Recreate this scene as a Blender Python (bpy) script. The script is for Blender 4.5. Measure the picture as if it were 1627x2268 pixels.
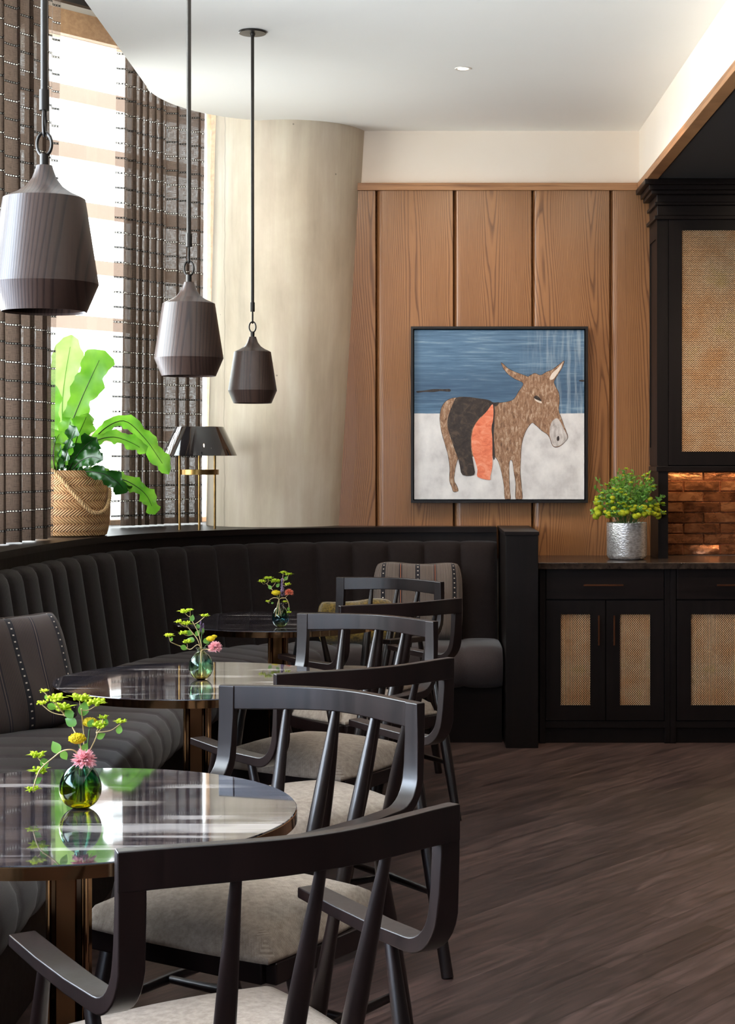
import bpy, math, random
from mathutils import Vector, Matrix
from mathutils.geometry import tessellate_polygon
random.seed(7)
for o in list(bpy.data.objects): bpy.data.objects.remove(o)
COL = bpy.context.scene.collection
SC = bpy.context.scene
PI = math.pi
F = 3650.0; CX = 925.0; HY = 1020.0; CH = 1.43      # focal length and vanishing point in photo pixels, eye height

# ---------------------------------------------------------------- camera
cam_d = bpy.data.cameras.new('camera'); cam = bpy.data.objects.new('camera', cam_d); COL.objects.link(cam)
cam.location = (0, 0, CH); cam.rotation_euler = (PI/2, 0, 0)
cam_d.sensor_fit = 'VERTICAL'; cam_d.sensor_height = 36.0; cam_d.sensor_width = 25.83
cam_d.lens = F/2268*36.0
cam_d.shift_x = -(CX-813.5)/2268; cam_d.shift_y = -(1134-HY)/2268
cam_d.clip_start = 0.05; cam_d.clip_end = 200
SC.camera = cam

# ---------------------------------------------------------------- exposure
vs = SC.view_settings
vs.view_transform = 'Standard'; vs.look = 'None'; vs.gamma = 1.0; vs.exposure = 0.85; vs.use_curve_mapping = False
SC.display_settings.display_device = 'sRGB'

# ---------------------------------------------------------------- world
w = bpy.data.worlds.new('sky'); SC.world = w; w.use_nodes = True
bg = w.node_tree.nodes['Background']; bg.inputs[0].default_value = (0.93, 0.97, 1.0, 1); bg.inputs[1].default_value = 4.0

# ---------------------------------------------------------------- lights
def area(name, loc, rot, sx, sy, energy, color):
    l = bpy.data.lights.new(name, 'AREA'); l.shape = 'RECTANGLE'; l.size = sx; l.size_y = sy
    l.energy = energy; l.color = color
    o = bpy.data.objects.new(name, l); COL.objects.link(o); o.location = loc; o.rotation_euler = rot
    return o
def spot(name, loc, target, energy, color, angle=70, blend=0.8, size=0.06):
    l = bpy.data.lights.new(name, 'SPOT'); l.energy = energy; l.color = color
    l.spot_size = math.radians(angle); l.spot_blend = blend; l.shadow_soft_size = size
    o = bpy.data.objects.new(name, l); COL.objects.link(o); o.location = loc
    o.rotation_euler = (Vector(target)-Vector(loc)).to_track_quat('-Z', 'Y').to_euler()
    return o
DAY = (0.86, 0.93, 1.0)
# daylight outside the row of windows in the left wall
for i, (y0, y1) in enumerate(((-1.6, 0.6), (1.0, 3.2), (3.6, 5.8), (6.15, 8.35))):
    area('window_daylight', (-2.42, (y0+y1)/2, 2.35), (0, -PI/2-0.35, 0), 2.5, y1-y0, (60, 230, 130, 48)[i], ((0.66, 0.79, 1.0), (0.66, 0.79, 1.0), (0.80, 0.89, 1.0), DAY)[i])
# daylight outside the angled window
area('window_daylight', (-3.3, 10.6, 3.6), (math.radians(62), 0, math.radians(-130)), 2.4, 2.4, 160, (0.9, 0.95, 1.0))
WARM = (1.0, 0.78, 0.57)
for x, y, t, e in ((0.207, 7.55, (0.35, 8.98, 1.7), 20), (-0.55, 7.3, (-0.35, 8.98, 1.9), 15), (0.95, 7.5, (0.95, 8.98, 1.6), 15),
                   (1.75, 7.35, (1.75, 8.5, 0.9), 26), (2.2, 7.3, (2.1, 8.66, 2.0), 12), (1.0, 7.3, (1.15, 8.5, 0.8), 16),  # spots added to brighten cabinets, pot and flowers, with no fixtures of their own
                   (0.3, 5.2, (0.5, 6.6, 0.0), 10), (0.9, 2.6, (0.9, 3.4, 0.0), 12)):
    spot('downlight_and_fill_beam', (x, y, 3.17 if x < 1.2 else 2.87), t, e, WARM, 84, 1.0, 0.05)
area('under_cabinet_light', (2.1, 8.86, 1.366), (0, 0, 0), 1.5, 0.03, 2.6, (1.0, 0.72, 0.42))

# ---------------------------------------------------------------- material helpers
def lin(c):
    r = []
    for v in c:
        v /= 255.0
        r.append(v/12.92 if v <= 0.04045 else ((v+0.055)/1.055)**2.4)
    return tuple(r)+(1.0,)
class NT:
    def __init__(s, name):
        s.m = bpy.data.materials.new(name); s.m.use_nodes = True; s.t = s.m.node_tree
        s.t.nodes.clear(); s.out = s.t.nodes.new('ShaderNodeOutputMaterial')
    def n(s, typ, **kw):
        nd = s.t.nodes.new(typ)
        for k, v in kw.items(): setattr(nd, k, v)
        return nd
    def set(s, sock, v):
        if hasattr(v, 'is_linked') or hasattr(v, 'links'): s.t.links.new(v, sock)
        else: sock.default_value = v
    def math(s, op, a, b=0.0, c=None, clamp=False):
        nd = s.n('ShaderNodeMath', operation=op); nd.use_clamp = clamp
        s.set(nd.inputs[0], a); s.set(nd.inputs[1], b)
        if c is not None: s.set(nd.inputs[2], c)
        return nd.outputs[0]
    def coord(s, kind='Object'):
        return s.n('ShaderNodeTexCoord').outputs[kind]
    def sep(s, v):
        nd = s.n('ShaderNodeSeparateXYZ'); s.set(nd.inputs[0], v); return nd.outputs
    def comb(s, x, y, z):
        nd = s.n('ShaderNodeCombineXYZ'); s.set(nd.inputs[0], x); s.set(nd.inputs[1], y); s.set(nd.inputs[2], z); return nd.outputs[0]
    def mapp(s, v, loc=(0,0,0), rot=(0,0,0), scale=(1,1,1)):
        nd = s.n('ShaderNodeMapping'); s.set(nd.inputs[0], v)
        nd.inputs[1].default_value = loc; nd.inputs[2].default_value = rot; nd.inputs[3].default_value = scale
        return nd.outputs[0]
    def noise(s, v, scale=5, detail=3, rough=0.5, dist=0.0):
        nd = s.n('ShaderNodeTexNoise'); s.set(nd.inputs['Vector'], v); nd.inputs['Scale'].default_value = scale
        nd.inputs['Detail'].default_value = detail; nd.inputs['Roughness'].default_value = rough; nd.inputs['Distortion'].default_value = dist
        return nd.outputs[0]
    def ramp(s, f, stops, interp='LINEAR'):
        nd = s.n('ShaderNodeValToRGB'); s.set(nd.inputs[0], f); cr = nd.color_ramp; cr.interpolation = interp
        while len(cr.elements) < len(stops): cr.elements.new(0.5)
        for e, (p, c) in zip(cr.elements, stops): e.position = p; e.color = c if len(c) == 4 else tuple(c)+(1,)
        return nd.outputs[0]
    def mix(s, f, a, b, mode='MIX'):
        nd = s.n('ShaderNodeMix', data_type='RGBA', blend_type=mode)
        s.set(nd.inputs[0], f); s.set(nd.inputs[6], a); s.set(nd.inputs[7], b); return nd.outputs[2]
    def bump(s, h, strength=0.3, dist=0.01):
        nd = s.n('ShaderNodeBump'); nd.inputs['Strength'].default_value = strength; nd.inputs['Distance'].default_value = dist
        s.set(nd.inputs['Height'], h); return nd.outputs[0]
    def pbr(s, color, rough=0.5, metal=0.0, normal=None, **kw):
        p = s.n('ShaderNodeBsdfPrincipled')
        s.set(p.inputs['Base Color'], color); s.set(p.inputs['Roughness'], rough); s.set(p.inputs['Metallic'], metal)
        if normal is not None: s.set(p.inputs['Normal'], normal)
        for k, v in kw.items(): s.set(p.inputs[k.replace('_', ' ')], v)
        s.shader = p.outputs[0]; return p
    def done(s, sh=None):
        s.t.links.new(sh if sh is not None else s.shader, s.out.inputs[0]); return s.m
def c3(r, g, b): return lin((r, g, b))

M = {}
def simple(name, col, rough=0.5, metal=0.0, nscale=20, namp=0.12, bump=0.0, **kw):
    t = NT(name); v = t.coord()
    n = t.noise(v, nscale, 4)
    c = t.mix(namp, c3(*col), t.ramp(n, ((0.3, (0, 0, 0)), (0.7, (1, 1, 1)))), 'OVERLAY')
    nb = t.bump(n, bump, 0.003) if bump else None
    t.pbr(c, rough, metal, nb, **kw); M[name] = t.done(); return M[name]

def dark_wood(name, base, dark, rough, axis='Z', scale=1.0, spec=0.5, coat=0.0):
    t = NT(name); v = t.coord()
    sc = {'X': (1.5, 40, 40), 'Y': (40, 1.5, 40), 'Z': (40, 40, 1.5)}[axis]
    n = t.noise(t.mapp(v, scale=tuple(a*scale for a in sc)), 1.0, 5, 0.6, 0.4)
    c = t.ramp(n, ((0.3, c3(*dark)), (0.7, c3(*base))))
    t.pbr(c, t.math('MULTIPLY_ADD', n, 0.15, rough-0.07), 0.0, t.bump(n, 0.12, 0.002), Specular_IOR_Level=spec, Coat_Weight=coat, Coat_Roughness=0.2)
    M[name] = t.done()
dark_wood('espresso', (21, 12, 9), (12, 6, 4), 0.45, spec=0.25)
dark_wood('espresso_lengthwise', (24, 14, 11), (14, 8, 6), 0.38, 'X', spec=0.3)
dark_wood('chair_wood', (31, 15, 12), (16, 7, 6), 0.36, 'Z', 0.8, 0.65, 0.08)
dark_wood('pale_wood', (205, 165, 125), (175, 135, 98), 0.5, 'X')
dark_wood('black_frame', (22, 16, 15), (16, 11, 10), 0.4)

def grain_wood(name, lo, hi, line, rough, ringscale=1.0):
    t = NT(name); v = t.coord(); oi = t.n('ShaderNodeObjectInfo').outputs['Random']
    x, y, z = t.sep(v)
    off = t.math('MULTIPLY', oi, 40.0)
    zz = t.math('ADD', z, off)
    # flat-sawn figure: tall arches either side of a wandering centre line
    cen = t.math('MULTIPLY', t.math('SUBTRACT', t.noise(t.comb(off, 0.0, t.math('MULTIPLY', zz, 0.5)), 1.0, 1), 0.5), 0.25)
    px = t.math('PINGPONG', t.math('ADD', t.math('ADD', x, cen), t.math('MULTIPLY', oi, 0.3)), 0.13)
    x2 = t.math('MULTIPLY', t.math('POWER', t.math('MULTIPLY', px, 9.0), 1.6), 9.0*ringscale)
    big = t.math('MULTIPLY', t.noise(t.comb(t.math('MULTIPLY', x, 3.0), off, t.math('MULTIPLY', zz, 0.55)), 1.0, 2), 14.0)
    f = t.math('ADD', t.math('ADD', x2, big), t.math('MULTIPLY', t.noise(t.comb(t.math('MULTIPLY', x, 25.0), off, t.math('MULTIPLY', zz, 2.0)), 1.0, 3), 1.2))
    r = t.math('FRACT', f)
    ring = t.ramp(r, ((0.0, (1, 1, 1)), (0.12, (0.75, 0.75, 0.75)), (0.35, (0, 0, 0)), (0.9, (0.12, 0.12, 0.12)), (1.0, (1, 1, 1))))
    fine = t.noise(t.comb(t.math('MULTIPLY', x, 260.0), 0.0, t.math('MULTIPLY', zz, 5.0)), 1.0, 3, 0.6)
    med = t.noise(t.comb(t.math('MULTIPLY', x, 5.0), off, t.math('MULTIPLY', zz, 0.7)), 1.0, 3)
    c = t.mix(med, c3(*lo), c3(*hi))
    c = t.mix(t.math('MULTIPLY', ring, 0.78), c, c3(*line))
    c = t.mix(t.math('MULTIPLY', t.math('SUBTRACT', fine, 0.42, clamp=True), 0.9), c, c3(*line))
    t.pbr(c, rough, 0.0, t.bump(t.math('SUBTRACT', 1.0, ring), 0.08, 0.002))
    M[name] = t.done()
grain_wood('cedar', (142, 96, 58), (166, 117, 75), (84, 50, 27), 0.32)
grain_wood('pendant_wood', (60, 42, 34), (70, 51, 42), (30, 20, 16), 0.38, 1.3)

def trim_wood():
    t = NT('cedar_trim'); v = t.coord()
    n = t.noise(t.mapp(v, scale=(2.5, 2.5, 70)), 1.0, 4, 0.6, 0.6)
    c = t.ramp(n, ((0.3, c3(120, 78, 46)), (0.5, c3(165, 115, 74)), (0.75, c3(180, 130, 88))))
    t.pbr(c, 0.42); M['cedar_trim'] = t.done()
trim_wood()

def plaster(name, col, amp=0.05, rough=0.85):
    t = NT(name); v = t.coord(); n = t.noise(v, 1.6, 4, 0.6); n2 = t.noise(v, 60, 2)
    c = t.mix(amp, c3(*col), t.ramp(n, ((0.35, (0, 0, 0)), (0.65, (1, 1, 1)))), 'OVERLAY')
    t.pbr(c, rough, 0.0, t.bump(n2, 0.03, 0.002)); M[name] = t.done()
plaster('white_plaster', (236, 220, 201)); plaster('ceiling_paint', (243, 237, 227), 0.03)
plaster('dark_ceiling', (30, 24, 20)); plaster('beige_wall', (46, 35, 29)); plaster('white_wall', (228, 222, 212))

def concrete():
    t = NT('concrete'); v = t.coord(); x, y, z = t.sep(v)
    n = t.noise(t.mapp(v, scale=(1, 1, 0.45)), 2.2, 6, 0.62, 0.3)
    c = t.ramp(n, ((0.25, c3(172, 156, 134)), (0.5, c3(200, 185, 163)), (0.75, c3(217, 205, 188))))
    n3 = t.noise(t.mapp(v, scale=(14, 14, 1.2)), 1.0, 4, 0.6)
    c = t.mix(0.10, c, t.ramp(n3, ((0.35, (0, 0, 0)), (0.65, (1, 1, 1)))), 'OVERLAY')
    vo = t.n('ShaderNodeTexVoronoi'); t.set(vo.inputs['Vector'], v); vo.inputs['Scale'].default_value = 9.0
    pit = t.math('LESS_THAN', vo.outputs['Distance'], 0.045)
    rnd = t.math('GREATER_THAN', t.sep(vo.outputs['Color'])[0], 0.55)
    pit = t.math('MULTIPLY', pit, rnd)
    c = t.mix(t.math('MULTIPLY', pit, 0.6), c, c3(90, 80, 70))
    # formwork seam
    sx = t.math('ADD', x, t.math('MULTIPLY', t.math('SUBTRACT', t.noise(t.mapp(v, scale=(0, 0, 3)), 2.0, 3), 0.5), 0.03))
    seam = t.math('LESS_THAN', t.math('ABSOLUTE', t.math('ADD', sx, 0.315)), 0.0035)
    c = t.mix(t.math('MULTIPLY', seam, 0.35), c, c3(120, 108, 92))
    h = t.math('SUBTRACT', n, t.math('MULTIPLY', pit, 0.6))
    t.pbr(c, 0.62, 0.0, t.bump(h, 0.18, 0.006)); M['concrete'] = t.done()
concrete()

def floor_mat():
    t = NT('plank_floor'); v = t.coord()
    r = t.mapp(v, rot=(0, 0, math.radians(-(90-39))), scale=(1, 1, 1))
    br = t.n('ShaderNodeTexBrick'); t.set(br.inputs['Vector'], r); br.inputs['Scale'].default_value = 1.0
    br.inputs['Brick Width'].default_value = 1.5; br.inputs['Row Height'].default_value = 0.125
    br.inputs['Mortar Size'].default_value = 0.0012; br.inputs['Mortar Smooth'].default_value = 0.3; br.inputs['Bias'].default_value = 0.0
    br.inputs['Color1'].default_value = c3(92, 72, 67); br.inputs['Color2'].default_value = c3(66, 50, 47); br.inputs['Mortar'].default_value = c3(46, 36, 33)
    br.offset = 0.37
    x, y, z = t.sep(r)
    row = t.math('FLOOR', t.math('DIVIDE', y, 0.125))
    g = t.noise(t.comb(t.math('MULTIPLY', x, 2.2), t.math('MULTIPLY', y, 38.0), row), 1.0, 5, 0.62, 0.8)
    fig = t.noise(t.comb(t.math('MULTIPLY', x, 1.1), t.math('MULTIPLY', y, 7.0), t.math('MULTIPLY', row, 3.7)), 1.0, 2)
    ring = t.math('PINGPONG', t.math('MULTIPLY', fig, 22.0), 1.0)
    c = t.mix(0.8, br.outputs[0], t.ramp(g, ((0.3, (0.05, 0.05, 0.05)), (0.72, (0.9, 0.88, 0.86)))), 'SOFT_LIGHT')
    c = t.mix(0.42, c, t.ramp(ring, ((0.0, (0.2, 0.2, 0.2)), (0.5, (0.5, 0.5, 0.5)), (1.0, (0.72, 0.70, 0.70)))), 'OVERLAY')
    scr = t.noise(t.comb(t.math('MULTIPLY', x, 3.0), t.math('MULTIPLY', y, 90.0), 4.0), 1.0, 2)
    c = t.mix(t.math('MULTIPLY', t.math('GREATER_THAN', scr, 0.78), 0.3), c, c3(190, 175, 160))
    h = t.math('ADD', g, t.math('MULTIPLY', br.outputs[1], -1.5))
    t.pbr(c, t.math('MULTIPLY_ADD', g, 0.2, 0.33), 0.0, t.bump(h, 0.25, 0.003)); M['plank_floor'] = t.done()
floor_mat()

def fabric(name, c1, c2, scale=500.0, sheen=0.3, rough=0.9, stripes=None):
    t = NT(name); v = t.coord(); x, y, z = t.sep(v)
    wv = t.math('MULTIPLY', t.math('SINE', t.math('MULTIPLY', x, scale)), t.math('SINE', t.math('MULTIPLY', t.math('ADD', y, z), scale)))
    n = t.noise(v, 60, 4, 0.7)
    f = t.math('ADD', t.math('MULTIPLY', wv, 0.35), t.math('ADD', n, 0.0))
    c = t.ramp(f, ((0.25, c3(*c1)), (0.75, c3(*c2))))
    t.pbr(c, rough, 0.0, t.bump(f, 0.35, 0.0015), Sheen_Weight=sheen, Sheen_Roughness=0.4, Specular_IOR_Level=0.2)
    M[name] = t.done()
fabric('seat_fabric', (142, 125, 111), (200, 184, 168), 1800.0, 0.1)
fabric('velvet', (24, 16, 15), (35, 26, 24), 900.0, 0.12, 0.85)
simple('fuzzy_olive', (112, 90, 30), 1.0, 0.0, 90, 0.7, 0.8, Sheen_Weight=0.6)

def seat_ribbed():
    t = NT('ribbed_upholstery'); v = t.coord(); x, y, z = t.sep(v)
    n = t.noise(v, 300, 2)
    wv = t.math('SINE', t.math('MULTIPLY', t.math('ADD', y, x), 1100.0))
    c = t.ramp(t.math('MULTIPLY_ADD', wv, 0.25, n), ((0.2, c3(38, 28, 28)), (0.8, c3(64, 51, 51))))
    t.pbr(c, 0.85, 0.0, t.bump(n, 0.2, 0.001), Sheen_Weight=0.25); M['ribbed_upholstery'] = t.done()
seat_ribbed()

def pillow_mat(name, warm):
    t = NT(name); u, v_, _ = t.sep(t.coord('UV'))
    rib = t.math('SINE', t.math('MULTIPLY', u, 2*PI*78))
    c = t.ramp(t.math('MULTIPLY_ADD', rib, 0.5, 0.5), ((0.25, c3(52, 44, 42)), (0.75, c3(128, 113, 103)) if warm else (0.75, c3(78, 62, 56))))
    for cen, wd in ((0.11, 0.024), (0.50, 0.026), (0.91, 0.024)):
        d = t.math('ABSOLUTE', t.math('SUBTRACT', u, cen))
        band = t.math('LESS_THAN', d, wd)
        dot = t.math('MULTIPLY', t.math('LESS_THAN', d, wd*0.32), t.math('GREATER_THAN', t.math('FRACT', t.math('MULTIPLY', v_, 17.0)), 0.80))
        c = t.mix(band, c, c3(26, 22, 28)); c = t.mix(dot, c, c3(205, 190, 175))
    for cen in (0.31, 0.69):
        d = t.math('ABSOLUTE', t.math('SUBTRACT', u, cen))
        c = t.mix(t.math('LESS_THAN', d, 0.016), c, c3(38, 32, 38)); c = t.mix(t.math('LESS_THAN', d, 0.004), c, c3(150, 90, 60) if warm else c3(96, 80, 72))
    t.pbr(c, 0.9, 0.0, t.bump(rib, 0.3, 0.001), Sheen_Weight=0.15); M[name] = t.done()
pillow_mat('striped_cotton_light', True); pillow_mat('striped_cotton_dark', False)

def marble():
    t = NT('dark_marble'); v = t.coord()
    n = t.noise(t.mapp(v, scale=(1.6, 16, 1)), 1.0, 6, 0.65, 0.7)
    n2 = t.noise(t.mapp(v, scale=(1.3, 20, 1)), 1.0, 2, 0.5, 0.3)
    c = t.ramp(n, ((0.35, c3(24, 24, 34)), (0.52, c3(48, 44, 50)), (0.60, c3(74, 66, 66)), (0.75, c3(38, 35, 42))))
    msk = t.math('MULTIPLY', t.ramp(n2, ((0.55, (0, 0, 0)), (0.62, (1, 1, 1)))), t.ramp(t.noise(t.mapp(v, scale=(3.5, 8, 1)), 1.0, 1), ((0.5, (0, 0, 0)), (0.62, (1, 1, 1)))))
    c = t.mix(t.math('MULTIPLY', msk, 0.6), c, c3(190, 182, 178))
    t.pbr(c, 0.035, 0.0, Specular_IOR_Level=0.9, Coat_Weight=0.15, Coat_Roughness=0.02, Specular_Tint=(0.74, 0.85, 1.0, 1)); M['dark_marble'] = t.done()  # bluish reflected daylight is put into the specular tint and dark base tones
marble()
def stone():
    t = NT('dark_stone'); v = t.coord(); n = t.noise(v, 30, 6, 0.7)
    t.pbr(t.ramp(n, ((0.35, c3(32, 24, 20)), (0.62, c3(60, 48, 40)), (0.8, c3(95, 80, 68)))), 0.22); M['dark_stone'] = t.done()
stone()
simple('polished_brass', (178, 142, 104), 0.08, 1.0, 4, 0.05)
simple('aged_brass', (150, 118, 70), 0.33, 1.0, 30, 0.2)
simple('copper_handle', (120, 76, 52), 0.4, 1.0)
simple('bronze_metal', (58, 54, 50), 0.35, 0.8)
simple('black_gloss', (22, 18, 20), 0.05, 0.0, 5, 0.02, 0.0, Coat_Weight=1.0, Coat_Roughness=0.02)
simple('rope_fibre', (196, 158, 112), 0.9, 0.0, 120, 0.5, 0.4)
simple('soil', (32, 24, 18), 0.95, 0.0, 60, 0.5, 0.6)
simple('louvre_board', (142, 122, 110), 0.8, 0.0, 3, 0.05)
simple('outdoor_leaf', (96, 150, 70), 0.7, 0.0, 8, 0.4, 0.3)
simple('lamp_white', (235, 225, 210), 0.5)

def basket_mat():
    t = NT('woven_rush'); u, v, _ = t.sep(t.coord('UV'))     # u, v in metres round and up the basket
    band = 0.036
    tri = t.math('PINGPONG', v, band)
    s = t.math('FRACT', t.math('DIVIDE', t.math('ADD', u, t.math('MULTIPLY', tri, 1.15)), 0.0155))
    h = t.math('SINE', t.math('MULTIPLY', s, PI))
    hb = t.math('SINE', t.math('MULTIPLY', t.math('FRACT', t.math('DIVIDE', v, band)), PI))
    hh = t.math('MULTIPLY', t.math('POWER', h, 0.6), t.math('MULTIPLY_ADD', hb, 0.45, 0.55))
    n = t.noise(t.comb(t.math('MULTIPLY', u, 60.0), t.math('MULTIPLY', v, 60.0), 0.0), 1.0, 3)
    c = t.ramp(hh, ((0.15, c3(96, 58, 28)), (0.45, c3(188, 134, 84)), (1.0, c3(224, 178, 126))))
    c = t.mix(0.35, c, t.ramp(n, ((0.3, (0.2, 0.2, 0.2)), (0.7, (0.8, 0.8, 0.8)))), 'SOFT_LIGHT')
    t.pbr(c, 0.6, 0.0, t.bump(hh, 0.9, 0.006)); M['woven_rush'] = t.done()
basket_mat()

def curtain_mat(name, opac, stripe_m=0.0785, col=(118, 102, 92)):
    t = NT(name); u, v, _ = t.sep(t.coord('UV'))
    k = t.math('DIVIDE', v, stripe_m)
    fr = t.math('ABSOLUTE', t.math('SUBTRACT', t.math('FRACT', k), 0.5))
    dark = t.math('LESS_THAN', fr, 0.060)
    alt = t.math('GREATER_THAN', t.math('FRACT', t.math('MULTIPLY', t.math('FLOOR', k), 0.5)), 0.25)
    dash = t.math('MULTIPLY', t.math('LESS_THAN', fr, 0.030), t.math('LESS_THAN', t.math('FRACT', t.math('DIVIDE', u, 0.0135)), 0.62))
    br = t.math('MULTIPLY', dash, t.math('MULTIPLY_ADD', alt, 0.75, 0.25))
    thr = t.noise(t.comb(t.math('MULTIPLY', u, 900.0), t.math('MULTIPLY', v, 25.0), 0.0), 1.0, 3, 0.7)
    thr2 = t.noise(t.comb(t.math('MULTIPLY', u, 25.0), t.math('MULTIPLY', v, 700.0), 0.0), 1.0, 3, 0.7)
    w_ = t.math('MULTIPLY', t.math('ADD', thr, thr2), 0.5)
    c = t.ramp(w_, ((0.35, c3(*[int(a*0.72) for a in col])), (0.62, c3(*[min(255, int(a*1.22)) for a in col]))))
    c = t.mix(dark, c, c3(24, 19, 18)); c = t.mix(br, c, c3(235, 228, 216))
    d = t.n('ShaderNodeBsdfDiffuse'); t.set(d.inputs[0], c)
    tl = t.n('ShaderNodeBsdfTranslucent'); t.set(tl.inputs[0], c)
    m1 = t.n('ShaderNodeMixShader'); m1.inputs[0].default_value = 0.35
    t.t.links.new(d.outputs[0], m1.inputs[1]); t.t.links.new(tl.outputs[0], m1.inputs[2])
    tr = t.n('ShaderNodeBsdfTransparent')
    op = t.math('ADD', t.math('MULTIPLY_ADD', t.math('SUBTRACT', w_, 0.5), 1.0, opac), t.math('MULTIPLY', dark, 0.5), clamp=True)
    m2 = t.n('ShaderNodeMixShader'); t.set(m2.inputs[0], op)
    t.t.links.new(tr.outputs[0], m2.inputs[1]); t.t.links.new(m1.outputs[0], m2.inputs[2])
    M[name] = t.done(m2.outputs[0])
curtain_mat('curtain_cloth', 0.975, col=(94, 79, 69)); curtain_mat('sheer_cloth', 0.50)

def leaf_mat(name, c1, c2, trans=0.5, rough=0.35):
    t = NT(name); v = t.coord(); n = t.noise(v, 9, 3)
    c = t.ramp(n, ((0.3, c3(*c1)), (0.7, c3(*c2))))
    p = t.pbr(c, rough)
    tl = t.n('ShaderNodeBsdfTranslucent'); t.set(tl.inputs[0], c)
    m = t.n('ShaderNodeMixShader'); m.inputs[0].default_value = trans
    t.t.links.new(p.outputs[0], m.inputs[1]); t.t.links.new(tl.outputs[0], m.inputs[2])
    M[name] = t.done(m.outputs[0])
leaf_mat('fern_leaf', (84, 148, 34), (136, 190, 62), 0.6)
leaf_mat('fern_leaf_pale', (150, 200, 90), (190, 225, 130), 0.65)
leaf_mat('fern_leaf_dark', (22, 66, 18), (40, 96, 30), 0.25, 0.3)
leaf_mat('sprig_leaf', (92, 145, 66), (145, 195, 84), 0.45)
leaf_mat('lime_bract', (190, 215, 40), (235, 240, 80), 0.45, 0.6)
leaf_mat('yellow_petal', (225, 200, 20), (245, 225, 40), 0.35, 0.7)
leaf_mat('olive_bloom', (158, 170, 20), (200, 205, 40), 0.3, 0.8)
leaf_mat('pink_petal', (238, 160, 168), (252, 205, 208), 0.4, 0.7)
leaf_mat('peach_petal', (225, 120, 90), (245, 160, 130), 0.4, 0.7)
leaf_mat('lavender_petal', (120, 95, 130), (165, 145, 170), 0.3, 0.8)
simple('stem_pale', (196, 170, 120), 0.6); simple('stem_green', (70, 105, 48), 0.6); simple('midrib_dark', (30, 34, 14), 0.5)

def glass_mat(name, stops, alpha_tint=0.9):
    t = NT(name); g = t.coord('Generated'); x, y, z = t.sep(g)
    n = t.noise(t.coord(), 22, 2, 0.5, 1.5)
    f = t.math('ADD', t.math('MULTIPLY', z, 0.75), t.math('MULTIPLY', n, 0.35))
    c = t.ramp(f, stops)
    t.pbr(c, 0.02, 0.0, None, Transmission_Weight=1.0, IOR=1.38, Specular_IOR_Level=0.7)
    M[name] = t.done()
glass_mat('green_glass', ((0.15, c3(228, 210, 50)), (0.42, c3(165, 180, 50)), (0.62, c3(80, 150, 140)), (0.85, c3(170, 215, 205))))
glass_mat('teal_glass', ((0.12, c3(250, 205, 110)), (0.34, c3(215, 238, 205)), (0.60, c3(170, 225, 210)), (0.85, c3(232, 242, 210))))
glass_mat('mixed_glass', ((0.15, c3(240, 225, 140)), (0.40, c3(140, 195, 225)), (0.62, c3(180, 215, 140)), (0.85, c3(230, 230, 236))))

def pane():
    t = NT('window_glass')
    tr = t.n('ShaderNodeBsdfTransparent'); tr.inputs[0].default_value = (0.97, 0.99, 0.98, 1)
    gl = t.n('ShaderNodeBsdfGlossy'); gl.inputs['Roughness'].default_value = 0.02
    fr = t.n('ShaderNodeFresnel'); fr.inputs[0].default_value = 1.45
    m = t.n('ShaderNodeMixShader'); t.t.links.new(fr.outputs[0], m.inputs[0])
    t.t.links.new(tr.outputs[0], m.inputs[1]); t.t.links.new(gl.outputs[0], m.inputs[2]); M['window_glass'] = t.done(m.outputs[0])
pane()

def mesh_metal(name, vertical=False):
    t = NT(name); v = t.coord(); x, y, z = t.sep(v)
    if vertical: x, z = z, x
    P1, P2 = 0.0125, 0.0105
    row = t.math('FLOOR', t.math('DIVIDE', z, P2*0.5))
    xs = t.math('ADD', t.math('DIVIDE', x, P1), t.math('MULTIPLY', row, 0.5))
    fx = t.math('SINE', t.math('MULTIPLY', t.math('FRACT', xs), PI))
    fz = t.math('SINE', t.math('MULTIPLY', t.math('FRACT', t.math('DIVIDE', z, P2*0.5)), PI))
    h = t.math('MULTIPLY', fx, fz)
    lit = t.math('GREATER_THAN', h, 0.42)
    big = t.noise(v, 7, 3)
    wc = t.ramp(big, ((0.35, c3(240, 180, 120)), (0.6, c3(252, 208, 158)), (0.8, c3(235, 200, 120))))
    c = t.mix(lit, c3(40, 26, 18), wc)
    t.pbr(c, 0.42, 0.2, t.bump(h, 0.6, 0.003)); M[name] = t.done()
mesh_metal('woven_mesh'); mesh_metal('woven_mesh_upright', True)

def copper_brick():
    t = NT('copper_tile'); v = t.coord(); oi = t.n('ShaderNodeObjectInfo').outputs['Random']
    g = t.n('ShaderNodeNewGeometry').outputs['Random Per Island']
    n = t.noise(t.mapp(v, scale=(1, 1, 1.8)), 14, 5, 0.65, 0.5)
    f = t.math('ADD', t.math('MULTIPLY', n, 0.7), t.math('MULTIPLY', g, 0.3))
    c = t.ramp(f, ((0.25, c3(84, 48, 30)), (0.5, c3(156, 98, 62)), (0.75, c3(208, 144, 98))))
    n2 = t.noise(t.mapp(v, scale=(1, 1, 2.2)), 12, 3)
    t.pbr(c, t.math('MULTIPLY_ADD', n, 0.25, 0.15), 0.75, t.bump(n2, 0.35, 0.015)); M['copper_tile'] = t.done()
copper_brick()
simple('grout', (128, 84, 56), 0.9)

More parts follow.
